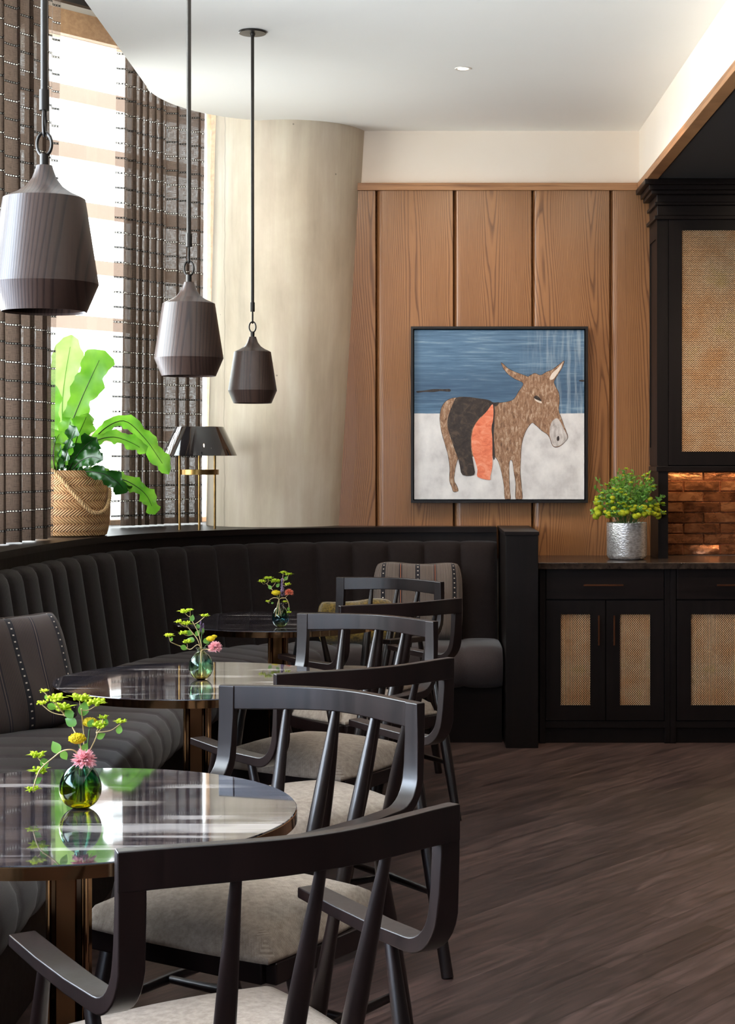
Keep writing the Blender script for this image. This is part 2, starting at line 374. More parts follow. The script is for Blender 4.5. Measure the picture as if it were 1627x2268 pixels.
def hammered():
    t = NT('hammered_silver'); v = t.coord()
    vo = t.n('ShaderNodeTexVoronoi'); t.set(vo.inputs['Vector'], t.mapp(v, scale=(1, 1, 1.9))); vo.inputs['Scale'].default_value = 90
    n = t.noise(t.mapp(v, scale=(1, 1, 3)), 60, 3)
    h = t.math('ADD', vo.outputs['Distance'], n)
    c = t.ramp(n, ((0.3, c3(185, 176, 170)), (0.6, c3(245, 241, 238))))
    t.pbr(c, 0.34, 0.75, t.bump(h, 0.4, 0.003)); M['hammered_silver'] = t.done()
hammered()

def canvas_mat():
    t = NT('painted_canvas'); v = t.coord(); x, y, z = t.sep(v)
    hs = t.noise(t.mapp(v, scale=(4, 1, 70)), 1.0, 5, 0.65, 0.4)
    vs_ = t.noise(t.mapp(v, scale=(45, 1, 4)), 1.0, 4, 0.6)
    blue = t.ramp(hs, ((0.3, c3(60, 88, 116)), (0.55, c3(86, 118, 146)), (0.8, c3(150, 172, 188))))
    band = t.ramp(t.math('MULTIPLY', z, 1.0), ((0.50, (0, 0, 0)), (0.53, (0.4, 0.4, 0.4)), (0.57, (0.75, 0.75, 0.75)), (0.66, (0.55, 0.55, 0.55)), (0.72, (0, 0, 0))))
    blue = t.mix(t.math('MULTIPLY', band, 0.75), blue, c3(46, 72, 100))
    right = t.math('MULTIPLY', t.ramp(x, ((0.55, (0, 0, 0)), (0.75, (1, 1, 1)))), t.ramp(vs_, ((0.45, (0, 0, 0)), (0.70, (1, 1, 1)))))
    blue = t.mix(t.math('MULTIPLY', right, 0.55), blue, c3(176, 190, 198))
    wn = t.noise(t.mapp(v, scale=(9, 1, 7)), 1.0, 5, 0.6)
    white = t.ramp(wn, ((0.3, c3(188, 184, 184)), (0.5, c3(214, 211, 210)), (0.7, c3(230, 227, 225))))
    edge = t.math('ADD', z, t.math('MULTIPLY', t.math('SUBTRACT', hs, 0.5), 0.008))
    c = t.mix(t.math('GREATER_THAN', edge, 0.505*0.92), white, blue)
    t.pbr(c, 0.6, 0.0, t.bump(t.math('ADD', hs, vs_), 0.35, 0.002)); M['painted_canvas'] = t.done()
canvas_mat()
def paint(name, c1, c2, c3_, scale=(30, 1, 14), b=0.5):
    t = NT(name); v = t.coord()
    n = t.noise(t.mapp(v, rot=(0, 0.5, 0), scale=scale), 1.0, 5, 0.7, 0.8); n2 = t.noise(v, 9, 3)
    c = t.ramp(n, ((0.28, c3(*c1)), (0.5, c3(*c2)), (0.72, c3(*c3_))))
    c = t.mix(t.math('MULTIPLY', n2, 0.35), c, c3(*c2))
    t.pbr(c, 0.65, 0.0, t.bump(n, b, 0.004)); M[name] = t.done()
paint('paint_fur', (66, 46, 36), (150, 112, 84), (214, 192, 168), (70, 1, 26))
paint('paint_muzzle', (120, 112, 108), (190, 182, 178), (225, 220, 216))
paint('paint_black', (26, 20, 20), (52, 42, 38), (98, 80, 66), (26, 1, 26), 0.9)
paint('paint_orange', (196, 84, 56), (232, 128, 92), (246, 170, 140), (18, 1, 30), 0.9)
paint('paint_charcoal', (30, 26, 26), (52, 44, 42), (80, 70, 64))
paint('paint_light', (200, 180, 160), (220, 205, 190), (235, 225, 215))

# ---------------------------------------------------------------- mesh helpers
class MB:
    def __init__(s): s.v = []; s.f = []; s.uv = {}; s.mi = []
    def add(s, vs_, fs, uvs=None):
        b = len(s.v); s.v += [tuple(p) for p in vs_]
        for f in fs:
            s.f.append(tuple(i+b for i in f))
        if uvs:
            for i, q in enumerate(uvs): s.uv[b+i] = q
        return s
    def box(s, x0, x1, y0, y1, z0, z1):
        vv = [(x, y, z) for x in (x0, x1) for y in (y0, y1) for z in (z0, z1)]
        return s.add(vv, [(0, 1, 3, 2), (4, 6, 7, 5), (0, 4, 5, 1), (2, 3, 7, 6), (0, 2, 6, 4), (1, 5, 7, 3)])
    def prism(s, pts, z0, z1):
        n = len(pts); b = len(s.v)
        s.v += [(p[0], p[1], z0) for p in pts]+[(p[0], p[1], z1) for p in pts]
        tr = tessellate_polygon([[Vector((p[0], p[1], 0)) for p in pts]])
        for t in tr:
            s.f.append(tuple(b+i for i in t[::-1])); s.f.append(tuple(b+n+i for i in t))
        for i in range(n):
            j = (i+1) % n; s.f.append((b+i, b+j, b+n+j, b+n+i))
        return s
    def tube(s, path, r, n=10, caps=True):
        path = [Vector(p) for p in path]; m = len(path)
        rr = r if isinstance(r, (list, tuple)) else [r]*m
        t0 = (path[1]-path[0]).normalized()
        up = Vector((0, 0, 1)) if abs(t0.z) < 0.9 else Vector((1, 0, 0))
        nx = t0.cross(up).normalized(); b = len(s.v)
        for i in range(m):
            t = (path[min(i+1, m-1)]-path[max(i-1, 0)]).normalized()
            nx = (nx-t*nx.dot(t)).normalized(); ny = t.cross(nx)
            for k in range(n):
                a = 2*PI*k/n; s.v.append(tuple(path[i]+(nx*math.cos(a)+ny*math.sin(a))*rr[i]))
        for i in range(m-1):
            for k in range(n):
                k2 = (k+1) % n; s.f.append((b+i*n+k, b+i*n+k2, b+(i+1)*n+k2, b+(i+1)*n+k))
        if caps:
            s.f.append(tuple(b+k for k in range(n))[::-1]); s.f.append(tuple(b+(m-1)*n+k for k in range(n)))
        return s
    def bar(s, path, width, thick, wdir=None, closed=False):
        """rectangular section swept along a path; wdir(i) is the width direction"""
        path = [Vector(p) for p in path]; m = len(path); b = len(s.v)
        for i in range(m):
            t = (path[min(i+1, m-1)]-path[max(i-1, 0)]).normalized()
            wd = Vector(wdir(i) if callable(wdir) else wdir); wd = (wd-t*wd.dot(t)).normalized(); nn = t.cross(wd)
            W = width[i] if isinstance(width, (list, tuple)) else width
            T = thick[i] if isinstance(thick, (list, tuple)) else thick
            for a, c in ((-1, -1), (1, -1), (1, 1), (-1, 1)):
                s.v.append(tuple(path[i]+wd*(a*W/2)+nn*(c*T/2)))
        for i in range(m-1):
            for k in range(4):
                k2 = (k+1) % 4; s.f.append((b+i*4+k, b+i*4+k2, b+(i+1)*4+k2, b+(i+1)*4+k))
        s.f.append((b+3, b+2, b+1, b)); s.f.append(tuple(b+(m-1)*4+k for k in range(4)))
        return s
    def lathe(s, prof, n=48, cx=0, cy=0, uv=False):
        m = len(prof); N = n+1 if uv else n; b = len(s.v); acc = 0
        for i, (r, z) in enumerate(prof):
            if i: acc += math.hypot(r-prof[i-1][0], z-prof[i-1][1])
            for k in range(N):
                a = 2*PI*k/n
                if uv: s.uv[len(s.v)] = (a*0.17, acc)
                s.v.append((cx+r*math.cos(a), cy+r*math.sin(a), z))
        for i in range(m-1):
            for k in range(n):
                k2 = k+1 if uv else (k+1) % n
                s.f.append((b+i*N+k, b+i*N+k2, b+(i+1)*N+k2, b+(i+1)*N+k))
        return s
    def disc(s, r, z, n=48, cx=0, cy=0, up=True):
        b = len(s.v); s.v += [(cx+r*math.cos(2*PI*k/n), cy+r*math.sin(2*PI*k/n), z) for k in range(n)]
        f = tuple(b+k for k in range(n)); s.f.append(f if up else f[::-1]); return s
    def grid(s, fn, nu, nv, uvf=None, closeu=False):
        b = len(s.v)
        for i in range(nu+1):
            for j in range(nv+1):
                u = i/nu; v = j/nv
                if uvf: s.uv[len(s.v)] = uvf(u, v)
                s.v.append(tuple(fn(u, v)))
        for i in range(nu):
            for j in range(nv):
                a = b+i*(nv+1)+j; s.f.append((a, a+nv+1, a+nv+2, a+1))
        return s
    def ellipsoid(s, c, rx, ry, rz, n=8, m=6, rot=None):
        b = len(s.v); c = Vector(c)
        for i in range(m+1):
            th = PI*i/m
            for k in range(n):
                a = 2*PI*k/n
                p = Vector((rx*math.sin(th)*math.cos(a), ry*math.sin(th)*math.sin(a), rz*math.cos(th)))
                if rot is not None: p = rot @ p
                s.v.append(tuple(c+p))
        for i in range(m):
            for k in range(n):
                k2 = (k+1) % n; s.f.append((b+i*n+k, b+(i+1)*n+k, b+(i+1)*n+k2, b+i*n+k2))
        return s
    def mesh(s, name):
        me = bpy.data.meshes.new(name); me.from_pydata(s.v, [], s.f)
        if s.uv:
            l = me.uv_layers.new(name='UVMap')
            for lp in me.loops: l.data[lp.index].uv = s.uv.get(lp.vertex_index, (0, 0))
        me.update(); return me

def obj(name, mb, mat, parent=None, smooth=None, bevel=0.0, seg=2, loc=None, rot=None):
    me = mb.mesh(name); o = bpy.data.objects.new(name, me); COL.objects.link(o)
    me.materials.append(M[mat] if isinstance(mat, str) else mat)
    if parent: o.parent = parent
    if loc: o.location = loc
    if rot: o.rotation_euler = rot
    if smooth is True:
        for p in me.polygons: p.use_smooth = True
    elif smooth:
        for p in me.polygons: p.use_smooth = True
        me.set_sharp_from_angle(angle=math.radians(smooth))
    if bevel:
        md = o.modifiers.new('bevel', 'BEVEL'); md.width = bevel; md.segments = seg; md.limit_method = 'ANGLE'; md.angle_limit = math.radians(40)
        for p in me.polygons: p.use_smooth = True
        md.harden_normals = True
    return o
def tag(o, label, cat, group=None):
    o['label'] = label; o['category'] = cat
    if group: o['group'] = group
    return o
def thing(name, label, cat, loc=(0, 0, 0), rz=0, group=None):
    o = bpy.data.objects.new(name, None); COL.objects.link(o); o.location = loc; o.rotation_euler = (0, 0, rz)
    o.empty_display_size = 0.1
    return tag(o, label, cat, group)
def struct(name, mb, mat, parent=None, **kw):
    o = obj(name, mb, mat, parent, **kw)
    if not parent: o['kind'] = 'structure'
    return o
def W(px, py, D): return Vector(((px-CX)/F*D, D, CH+(HY-py)/F*D))
def cat(pts, n=8):
    """Catmull-Rom through points"""
    P = [Vector(p) for p in pts]; out = []
    for i in range(len(P)-1):
        p0 = P[max(i-1, 0)]; p1 = P[i]; p2 = P[i+1]; p3 = P[min(i+2, len(P)-1)]
        for k in range(n):
            t = k/n
            out.append(0.5*((2*p1)+(p2-p0)*t+(2*p0-5*p1+4*p2-p3)*t*t+(3*p1-p0-3*p2+p3)*t**3))
    out.append(P[-1]); return out
def resample(P, step=None, count=None):
    L = [0]
    for a, b in zip(P, P[1:]): L.append(L[-1]+(b-a).length)
    n = count or max(1, round(L[-1]/step)); out = []; j = 0
    for i in range(n+1):
        d = L[-1]*i/n
        while j < len(L)-2 and L[j+1] < d: j += 1
        t = (d-L[j])/max(1e-9, L[j+1]-L[j]); out.append(P[j].lerp(P[j+1], min(1, t)))
    return out

# ================================================================ SETTING
WY = 8.98                                              # back wall
CZ = 3.226                                             # ceiling
struct('floor', MB().box(-3.2, 4.2, -3.6, 10.4, -0.08, 0.0), 'plank_floor')
edge = cat([(-1.30, -3.5, 0), (-1.30, 2, 0), (-1.30, 7.5, 0), (-1.305, 7.95, 0), (-1.27, 8.2, 0), (-1.185, 8.41, 0), (-1.06, 8.57, 0), (-0.90, 8.68, 0), (-0.72, 8.74, 0), (-0.5, 8.78, 0)], 8)
poly = [(p.x, p.y) for p in edge]+[(-0.45, WY), (1.205, WY), (1.205, -3.5)]
struct('ceiling', MB().prism(poly, CZ, CZ+0.62), 'ceiling_paint')
struct('ceiling_pocket', MB().box(-2.45, -0.3, -3.5, 10.4, 3.95, 4.05), 'ceiling_paint')
struct('ceiling_alcove', MB().box(1.23, 4.2, -3.5, WY, 2.90, 3.05), 'dark_ceiling')
wb = struct('wall_back', MB().box(-0.95, 4.2, WY, WY+0.15, 0, 4.0), 'white_plaster')
struct('wall_bulkhead', MB().box(1.205, 1.25, -3.5, WY, 2.936, CZ+0.02), 'white_plaster')
struct('trim_1', MB().box(1.19, 1.25, -3.5, WY-0.045, 2.896, 2.936), 'cedar_trim', bevel=0.002)
struct('trim_2', MB().box(-0.62, 1.19, WY-0.045, WY, 2.896, 2.936), 'cedar_trim', bevel=0.002)
struct('wall_right', MB().box(4.1, 4.2, -3.5, WY, 0, 3.0), 'beige_wall')
struct('wall_near', MB().box(-2.3, 4.2, -3.6, -3.5, 0, 4.0), 'beige_wall')
# cedar boards of the back wall: flat face, square right edge, coved left edge
xs = [-0.653, -0.229, 0.192, 0.6175, 1.041, 1.268]
for a, b in zip(xs, xs[1:]):
    prof = [(a, 0.0), (a+0.004, 0.0)]
    for k in range(9):
        t = k/8*PI/2; prof.append((a+0.008+0.036*(1-math.cos(t)), -0.003-0.028*math.sin(t)))
    prof += [(b-0.003, -0.031), (b, -0.027), (b, 0.0)]
    mb = MB(); n = len(prof)
    mb.v = [(x, y, 0.0) for x, y in prof]+[(x, y, 2.0) for x, y in prof]
    mb.f = [(i, i+1, n+i+1, n+i) for i in range(n-1)]
    o = obj('wood_panel', mb, 'cedar', wb, smooth=35, loc=(0, WY, 0.9))

# left wall with a row of windows, above the ledge
wl = MB(); X0, X1 = -2.30, -2.15
wl.box(X0, X1, -3.5, 8.55, 0, 1.06); wl.box(X0, X1, -3.5, 8.55, 3.75, 3.96)
bays = ((-1.6, 0.6), (1.0, 3.2), (3.6, 5.8), (6.15, 8.35)); yy = -3.5
for a, b in bays: wl.box(X0, X1, yy, a, 1.06, 3.75); yy = b
wl.box(X0, X1, yy, 8.55, 1.06, 3.75)
struct('wall_left', wl, 'white_wall')
for i, (a, b) in enumerate(bays):
    fr = MB(); t = 0.05
    fr.box(-2.27, -2.18, a, a+t, 1.06, 3.75); fr.box(-2.27, -2.18, b-t, b, 1.06, 3.75)
    fr.box(-2.27, -2.18, a+t, b-t, 1.06, 1.11); fr.box(-2.27, -2.18, a+t, b-t, 3.70, 3.75); fr.box(-2.26, -2.19, (a+b)/2-0.03, (a+b)/2+0.03, 1.11, 3.70)
    w_ = struct('window_%d' % (i+2), fr, 'pale_wood')
    obj('window_pane', MB().box(-2.228, -2.222, a+t, b-t, 1.11, 3.70), 'window_glass', w_)
# angled window seen in the photo
WD = Vector((0.65, 0.76, 0)).normalized(); WN = Vector((-WD.y, WD.x, 0)); P0 = Vector((-2.4, 8.3, 0))
def wp(t, n=0.0, z=0.0): q = P0+WD*t+WN*n; return (q.x, q.y, z)
def wbox(mb, t0, t1, n0, n1, z0, z1):
    vv = [wp(t, n, z) for t in (t0, t1) for n in (n0, n1) for z in (z0, z1)]
    return mb.add(vv, [(0, 1, 3, 2), (4, 6, 7, 5), (0, 4, 5, 1), (2, 3, 7, 6), (0, 2, 6, 4), (1, 5, 7, 3)])
fr = MB(); wbox(fr, 0.36, 2.35, -0.04, 0.06, 3.72, 3.85); wbox(fr, 0.36, 2.35, -0.04, 0.06, 1.03, 1.10)
wbox(fr, 0.36, 0.44, -0.04, 0.06, 1.10, 3.72); wbox(fr, 1.83, 2.35, -0.03, 0.06, 1.10, 3.72); wbox(fr, 1.03, 1.06, -0.02, 0.03, 1.10, 1.11)
w1 = struct('window_1', fr, 'pale_wood')
g = MB(); wbox(g, 0.44, 1.83, 0.005, 0.011, 1.10, 3.72); obj('window_pane', g, 'window_glass', w1)
wa = MB(); wbox(wa, 0.3, 2.4, -0.02, 0.12, 0, 1.03); wbox(wa, 0.3, 2.4, -0.02, 0.12, 3.85, 3.96); struct('wall_far_left', wa, 'white_wall')
tr = MB(); wbox(tr, 0.40, 1.9, -0.14, -0.10, 3.86, 3.895)
tag(obj('curtain_track', tr, 'black_frame'), 'dark metal curtain track above the angled window', 'curtain track')
# louvres outside
for k, z in enumerate((4.34, 3.95, 3.565, 3.18, 2.795, 2.41, 1.64)):
    mb = MB(); b0 = P0+WN*1.75
    def q(t, n, zz): r = b0+WD*t+WN*n; return (r.x, r.y, zz)
    vv = [q(t, n, zz) for t in (-0.6, 4.2) for n, zz in ((0, z), (0.02, z), (0.09, z-0.085), (0.07, z-0.085))]
    mb.add(vv, [(0, 1, 2, 3)[::-1], (4, 5, 6, 7), (0, 4, 5, 1)[::-1], (1, 5, 6, 2)[::-1], (2, 6, 7, 3)[::-1], (3, 7, 4, 0)[::-1]])
    nm = ('topmost', 'second from the top', 'third from the top', 'fourth from the top', 'fifth from the top', 'sixth from the top, above the fern', 'lowest, behind the fern')[k]
    tag(obj('sunshade_louvre', mb, 'louvre_board'), 'pale horizontal sunshade board outside the window, '+nm, 'louvre', 'sunshade boards outside the angled window')

# ================================================================ CONCRETE COLUMN
col = MB(); prof = []
for k in range(25):
    f = k/24; z = 1.07+(3.80-1.07)*f; prof.append(z)
n = 96
for z in prof:
    f = (z-1.07)/(CZ-1.07); r = 0.383+0.037*f; cx = -0.782+0.088*f
    for k in range(n):
        a = 2*PI*k/n; col.v.append((cx+0.72+r*math.cos(a), r*math.sin(a), z-1.07))
for i in range(24):
    for k in range(n):
        k2 = (k+1) % n; col.f.append((i*n+k, i*n+k2, (i+1)*n+k2, (i+1)*n+k))
col.f.append(tuple(range(n))[::-1]); col.f.append(tuple(24*n+k for k in range(n)))
tag(obj('concrete_column', col, 'concrete', smooth=50, loc=(-0.72, 9.10, 1.077)), 'large leaning round concrete column rising behind the banquette ledge', 'column')

# ================================================================ BANQUETTE
bq = thing('banquette', 'long curved banquette with channel-tufted charcoal back and dark wood ledge', 'banquette', (0, 0, 0))
PP = cat([(-1.62, 1.2, 0), (-1.62, 3.5, 0), (-1.62, 5.5, 0), (-1.605, 6.3, 0), (-1.575, 6.8, 0), (-1.53, 7.25, 0), (-1.45, 7.65, 0), (-1.33, 7.96, 0), (-1.19, 8.17, 0), (-1.02, 8.36, 0), (-0.80, 8.53, 0), (-0.55, 8.65, 0), (-0.3, 8.72, 0), (0.0, 8.76, 0), (0.42, 8.77, 0)], 10)
CHW = 0.194; SUB = 10
PP = PP[::-1]; PR = resample(PP, step=CHW/SUB)
for _ in range(12):
    PR = [PR[0]]+[(PR[i-1]+PR[i]*2+PR[i+1])/4 for i in range(1, len(PR)-1)]+[PR[-1]]
def nrm(i):
    t = (PR[min(i+1, len(PR)-1)]-PR[max(i-1, 0)]).normalized()
    return Vector((-t.y, t.x, 0))           # into the room (path runs right to left)
NR = [nrm(i) for i in range(len(PR))]
for _ in range(10):
    NR = [NR[0]]+[((NR[i-1]+NR[i]*2+NR[i+1])/4).normalized() for i in range(1, len(NR)-1)]+[NR[-1]]
def bulge(i):
    f = (i % SUB)/SUB; return max(0.0, 1-abs(2*f-1)**2.6)**0.6
SOFF = len(PR)-1
def strip(prof_fn, nprof, i0=0, i1=None, caps=True):
    mb = MB(); i1 = i1 if i1 is not None else len(PR)-1
    for i in range(i0, i1+1):
        for (o_, z) in prof_fn(i):
            p = PR[i]+NR[i]*o_; mb.v.append((p.x, p.y, z))
    m = nprof
    for i in range(i1-i0):
        for k in range(m-1):
            mb.f.append((i*m+k, i*m+k+1, (i+1)*m+k+1, (i+1)*m+k))
    if caps:
        mb.f.append(tuple(range(m))[::-1]); mb.f.append(tuple((i1-i0)*m+k for k in range(m)))
    return mb
def back_prof(i):
    b = bulge(i); out = []
    for k in range(9):
        f = k/8; z = 0.42+0.53*f; out.append((0.015+0.085*(1-f)+0.028*b, z))
    out += [(0.010+0.024*b, 0.972), (-0.002+0.016*b, 0.990+0.004*b), (-0.020, 0.996+0.006*b), (-0.06, 0.998+0.005*b), (-0.06, 0.42)]
    return out
obj('backrest', strip(back_prof, 14), 'velvet', bq, smooth=50)
def sw(i):
    f = i/(len(PR)-1); L = f*len(PR)*CHW/SUB
    return 0.50+0.19*min(1, max(0, (L-0.7)/1.6))
def seat_prof(i):
    b = bulge(i); w_ = sw(i); g_ = 0.010*b; out = [(0.03, 0.478+g_)]
    for k in range(1, 6): out.append((0.03+(w_-0.13)*k/5, 0.484+g_+0.006*math.sin(PI*k/5)))
    for k in range(1, 9):
        a = PI*k/8; out.append((w_-0.10+(0.10+g_)*math.sin(a)**0.8, 0.385+(0.10+g_)*math.cos(a)))
    out += [(w_-0.14, 0.285), (0.03, 0.285)]
    return out
obj('seat_cushion', strip(seat_prof, 16), 'ribbed_upholstery', bq, smooth=50)
obj('plinth', strip(lambda i: [(-0.10, 0), (-0.10, 0.284), (sw(i)-0.09, 0.284), (sw(i)-0.09, 0.0)], 4), 'espresso_lengthwise', bq, smooth=30)
obj('fascia', strip(lambda i: [(-0.062, 0.0), (-0.028, 0.9), (-0.028, 1.046), (-0.075, 1.046), (-0.085, 0.0)], 5), 'espresso', bq, smooth=30)
fp = [PR[i]+NR[i]*(-0.012) for i in range(0, len(PR), 3)]
lp = [(p.x, p.y) for p in fp]+[(-2.14, 1.2), (-2.14, 8.50), (-1.10, 9.72), (-1.0, 9.6), (-1.0, WY-0.04), (0.42, WY-0.04)]
obj('ledge', MB().prism(lp, 1.047, 1.076), 'espresso_lengthwise', bq, smooth=30)
obj('end_post', MB().box(0.437, 0.598, 8.19, WY-0.04, 0.0, 1.062), 'espresso', bq, bevel=0.002)
obj('post_cap', MB().box(0.430, 0.602, 8.185, WY-0.035, 1.058, 1.077), 'espresso_lengthwise', bq, bevel=0.002)

# ================================================================ CABINETS
FY = 8.33; S = 438.0
def CXp(px): return (px-CX)/S
def CZp(py): return CH-(py-HY)/S
def rect_frame(mb, x0, x1, z0, z1, ix0, ix1, iz0, iz1, y0, y1):
    mb.box(x0, x1, y0, y1, iz1, z1); mb.box(x0, x1, y0, y1, z0, iz0)
    mb.box(x0, ix0, y0, y1, iz0, iz1); mb.box(ix1, x1, y0, y1, iz0, iz1); return mb
def base_unit(px0, label, dx=0.0, shape='double'):
    c = thing('base_cabinet', label, 'cabinet', (CXp(px0), FY, 0), 0, 'base cabinets under the stone worktop')
    w2 = (1470-1208)/S
    if shape == 'wide': w2 = 0.62
    body = MB(); z1 = 0.880
    st = 0.040
    body.box(-0.030, -0.002, 0, 0.60, 0, z1)                        # left stile
    body.box(w2+0.002, w2+0.030, 0, 0.60, 0, z1)
    body.box(-0.002, w2+0.002, 0.02, 0.60, 0.0, z1-0.001)
    body.box(-0.002, w2+0.002, 0.0, 0.02, CZp(1612), CZp(1597))
    # toe recess is dark board set back
    obj('carcass', body, 'espresso', c, bevel=0.001)
    d = obj('drawer', MB().box(0.002, w2-0.002, -0.004, 0.018, CZp(1327), CZp(1259)), 'espresso_lengthwise', c, bevel=0.0015)
    hz = CZp(1295); hc = w2/2-0.01
    h = MB().box(hc-0.10, hc+0.10, -0.030, -0.022, hz-0.004, hz+0.004); h.box(hc-0.085, hc-0.078, -0.024, -0.003, hz-0.003, hz+0.003); h.box(hc+0.078, hc+0.085, -0.024, -0.003, hz-0.003, hz+0.003)
    obj('handle', h, 'copper_handle', d)
    if shape == 'double': doors = ((0.002, (1339-1208)/S, (1241-1208)/S, (1307-1208)/S, (1324-1208)/S), ((1341.5-1208)/S, w2-0.002, (1372-1208)/S, (1439-1208)/S, (1358-1208)/S))
    else: doors = ((0.002, w2-0.002, (1529-1497)/S, w2-0.075, w2-0.035),)
    for a, b, ia, ib, hx in doors:
        mb = rect_frame(MB(), a, b, CZp(1595), CZp(1330), ia, ib, CZp(1562), CZp(1360), -0.004, 0.018)
        dd = obj('door', mb, 'espresso', c)
        obj('mesh_panel', MB().box(ia, ib, 0.006, 0.012, CZp(1562), CZp(1360)), 'woven_mesh_upright', dd)
        hm = MB().box(hx-0.004, hx+0.004, -0.030, -0.022, CZp(1428), CZp(1362)); hm.box(hx-0.003, hx+0.003, -0.024, -0.003, CZp(1420), CZp(1417)); hm.box(hx-0.003, hx+0.003, -0.024, -0.003, CZp(1373), CZp(1370))
        obj('handle', hm, 'copper_handle', dd)
    return c
base_unit(1208, 'dark base cabinet with drawer and two doors with woven mesh panels, beside the banquette post')
base_unit(1497, 'dark base cabinet with one wide woven mesh door panel, cut off at the right edge', shape='wide')
wt = MB().box(0.606, 2.6, 8.305, WY-0.032, 0.882, 0.915)
tag(obj('worktop', wt, 'dark_stone', bevel=0.003), 'dark stone worktop over the base cabinets', 'worktop')
# upper cabinet
UY = 8.66; SU = F/UY
def UX(px): return (px-CX)/SU
def UZ(py): return CH-(py-HY)/SU
uc = thing('upper_cabinet', 'tall dark upper cabinet with woven mesh door and stepped crown moulding', 'cabinet', (0, 0, 0))
u = MB(); ux = UX(1457)
u.box(ux, ux+0.03, UY, WY-0.033, 0.915, 2.86); u.box(ux+0.03, 2.6, UY+0.02, WY-0.033, UZ(1043), 2.86)
u.box(ux+0.03, UX(1479), UY, UY+0.02, 0.915, 2.86); u.box(ux+0.03, UX(1479), UY+0.02, UY+0.05, 0.915, UZ(1043))
obj('carcass', u, 'espresso', uc)
# side panel frame
sp = MB(); sp.box(ux-0.006, ux, UY, UY+0.05, UZ(1031), UZ(482)); sp.box(ux-0.006, ux, UY+0.27, WY-0.034, UZ(1031), UZ(482)); sp.box(ux-0.006, ux, UY+0.05, UY+0.27, 2.60, UZ(482)); sp.box(ux-0.006, ux, UY+0.05, UY+0.27, UZ(1031), 1.50)
obj('side_panel', sp, 'espresso', uc)
cr = MB()
for k, (za, zb, e) in enumerate(((2.695, 2.715, 0.022), (2.715, 2.770, 0.006), (2.770, 2.786, 0.020), (2.786, 2.825, 0.008), (2.825, 2.845, 0.040), (2.845, 2.870, 0.055), (2.870, 2.898, 0.080))):
    cr.box(ux-e, 2.6, UY-e, WY-0.033, za, zb)
obj('crown_moulding', cr, 'espresso_lengthwise', uc, bevel=0.003)
bm_ = MB().box(ux-0.010, 2.6, UY-0.010, UY+0.05, UZ(1044.5), UZ(1033)); bm_.box(ux-0.010, ux, UY+0.05, WY-0.034, UZ(1044.5), UZ(1033))
obj('light_rail', bm_, 'espresso_lengthwise', uc, bevel=0.002)
ud = obj('door', rect_frame(MB(), UX(1480), 2.30, UZ(1030), UZ(482), UX(1509), 2.16, UZ(1000), UZ(510), UY-0.004, UY+0.016), 'espresso', uc)
obj('mesh_panel', MB().box(UX(1509), 2.16, UY+0.006, UY+0.012, UZ(1000), UZ(510)), 'woven_mesh', ud)
# copper tile backsplash
BX0 = UX(1479)-0.05; bs = MB(); bh = 0.0575; bl = 0.197
gr = MB().box(BX0, 2.6, WY-0.018, WY-0.002, 0.916, UZ(1043))
bt = thing('brick_backsplash', 'glossy copper-coloured brick tile backsplash under the upper cabinet', 'backsplash', (0, 0, 0))
obj('grout', gr, 'grout', bt)
row = 0; z = 0.918
rr = random.Random(3)
while z < UZ(1043)-0.01:
    x = BX0-(0.11 if row % 2 else 0.02)
    while x < 2.6:
        a, b = max(x, BX0)+0.0008, min(x+bl, 2.6)-0.0008
        if b-a > 0.02:
            z0, z1 = z+0.001, min(z+bh-0.0015, UZ(1043)); d_ = WY-0.024-rr.random()*0.004; i0 = len(bs.v)
            pr = [(0, 0), (0.004, 0.006)]
            bs.add([(a, WY-0.018, z0), (b, WY-0.018, z0), (b, WY-0.018, z1), (a, WY-0.018, z1),
                    (a+0.004, d_-rr.random()*0.003, z0+0.004), (b-0.004, d_-rr.random()*0.003, z0+0.004), (b-0.004, d_-rr.random()*0.003, z1-0.004), (a+0.004, d_-rr.random()*0.003, z1-0.004)],
                   [(4, 5, 6, 7), (0, 1, 5, 4), (1, 2, 6, 5), (2, 3, 7, 6), (3, 0, 4, 7)])
        x += bl+0.001
    z += bh; row += 1
obj('tile_facing', bs, 'copper_tile', bt, smooth=60)

# ================================================================ PAINTING
PY = WY-0.034
K = 1/3.874/F*8.90           # metres per crop pixel
def pc(x, y): return ((x-65)*K, (1535-y)*K)
ox, oz = (900+65/3.874-CX)/F*8.90, CH+(HY-(710+1535/3.874))/F*8.90
pa = thing('donkey_painting', 'square framed painting of a brown donkey with dark and orange blankets on wood wall', 'painting', (ox, PY, oz))
Wc, Hc = (1525-65)*K, (1535-80)*K
obj('canvas', MB().box(0, Wc, -0.045, -0.012, 0, Hc), 'painted_canvas', pa, bevel=0.002)
frm = MB(); g_ = 0.005; t_ = 0.013
frm.box(-g_-t_, Wc+g_+t_, -0.060, 0, -g_-t_, -g_); frm.box(-g_-t_, Wc+g_+t_, -0.060, 0, Hc+g_, Hc+g_+t_)
frm.box(-g_-t_, -g_, -0.060, 0, -g_, Hc+g_); frm.box(Wc+g_, Wc+g_+t_, -0.060, 0, -g_, Hc+g_); frm.box(-g_, Wc+g_, -0.010, 0, -g_, Hc+g_)
obj('frame', frm, 'black_frame', pa)
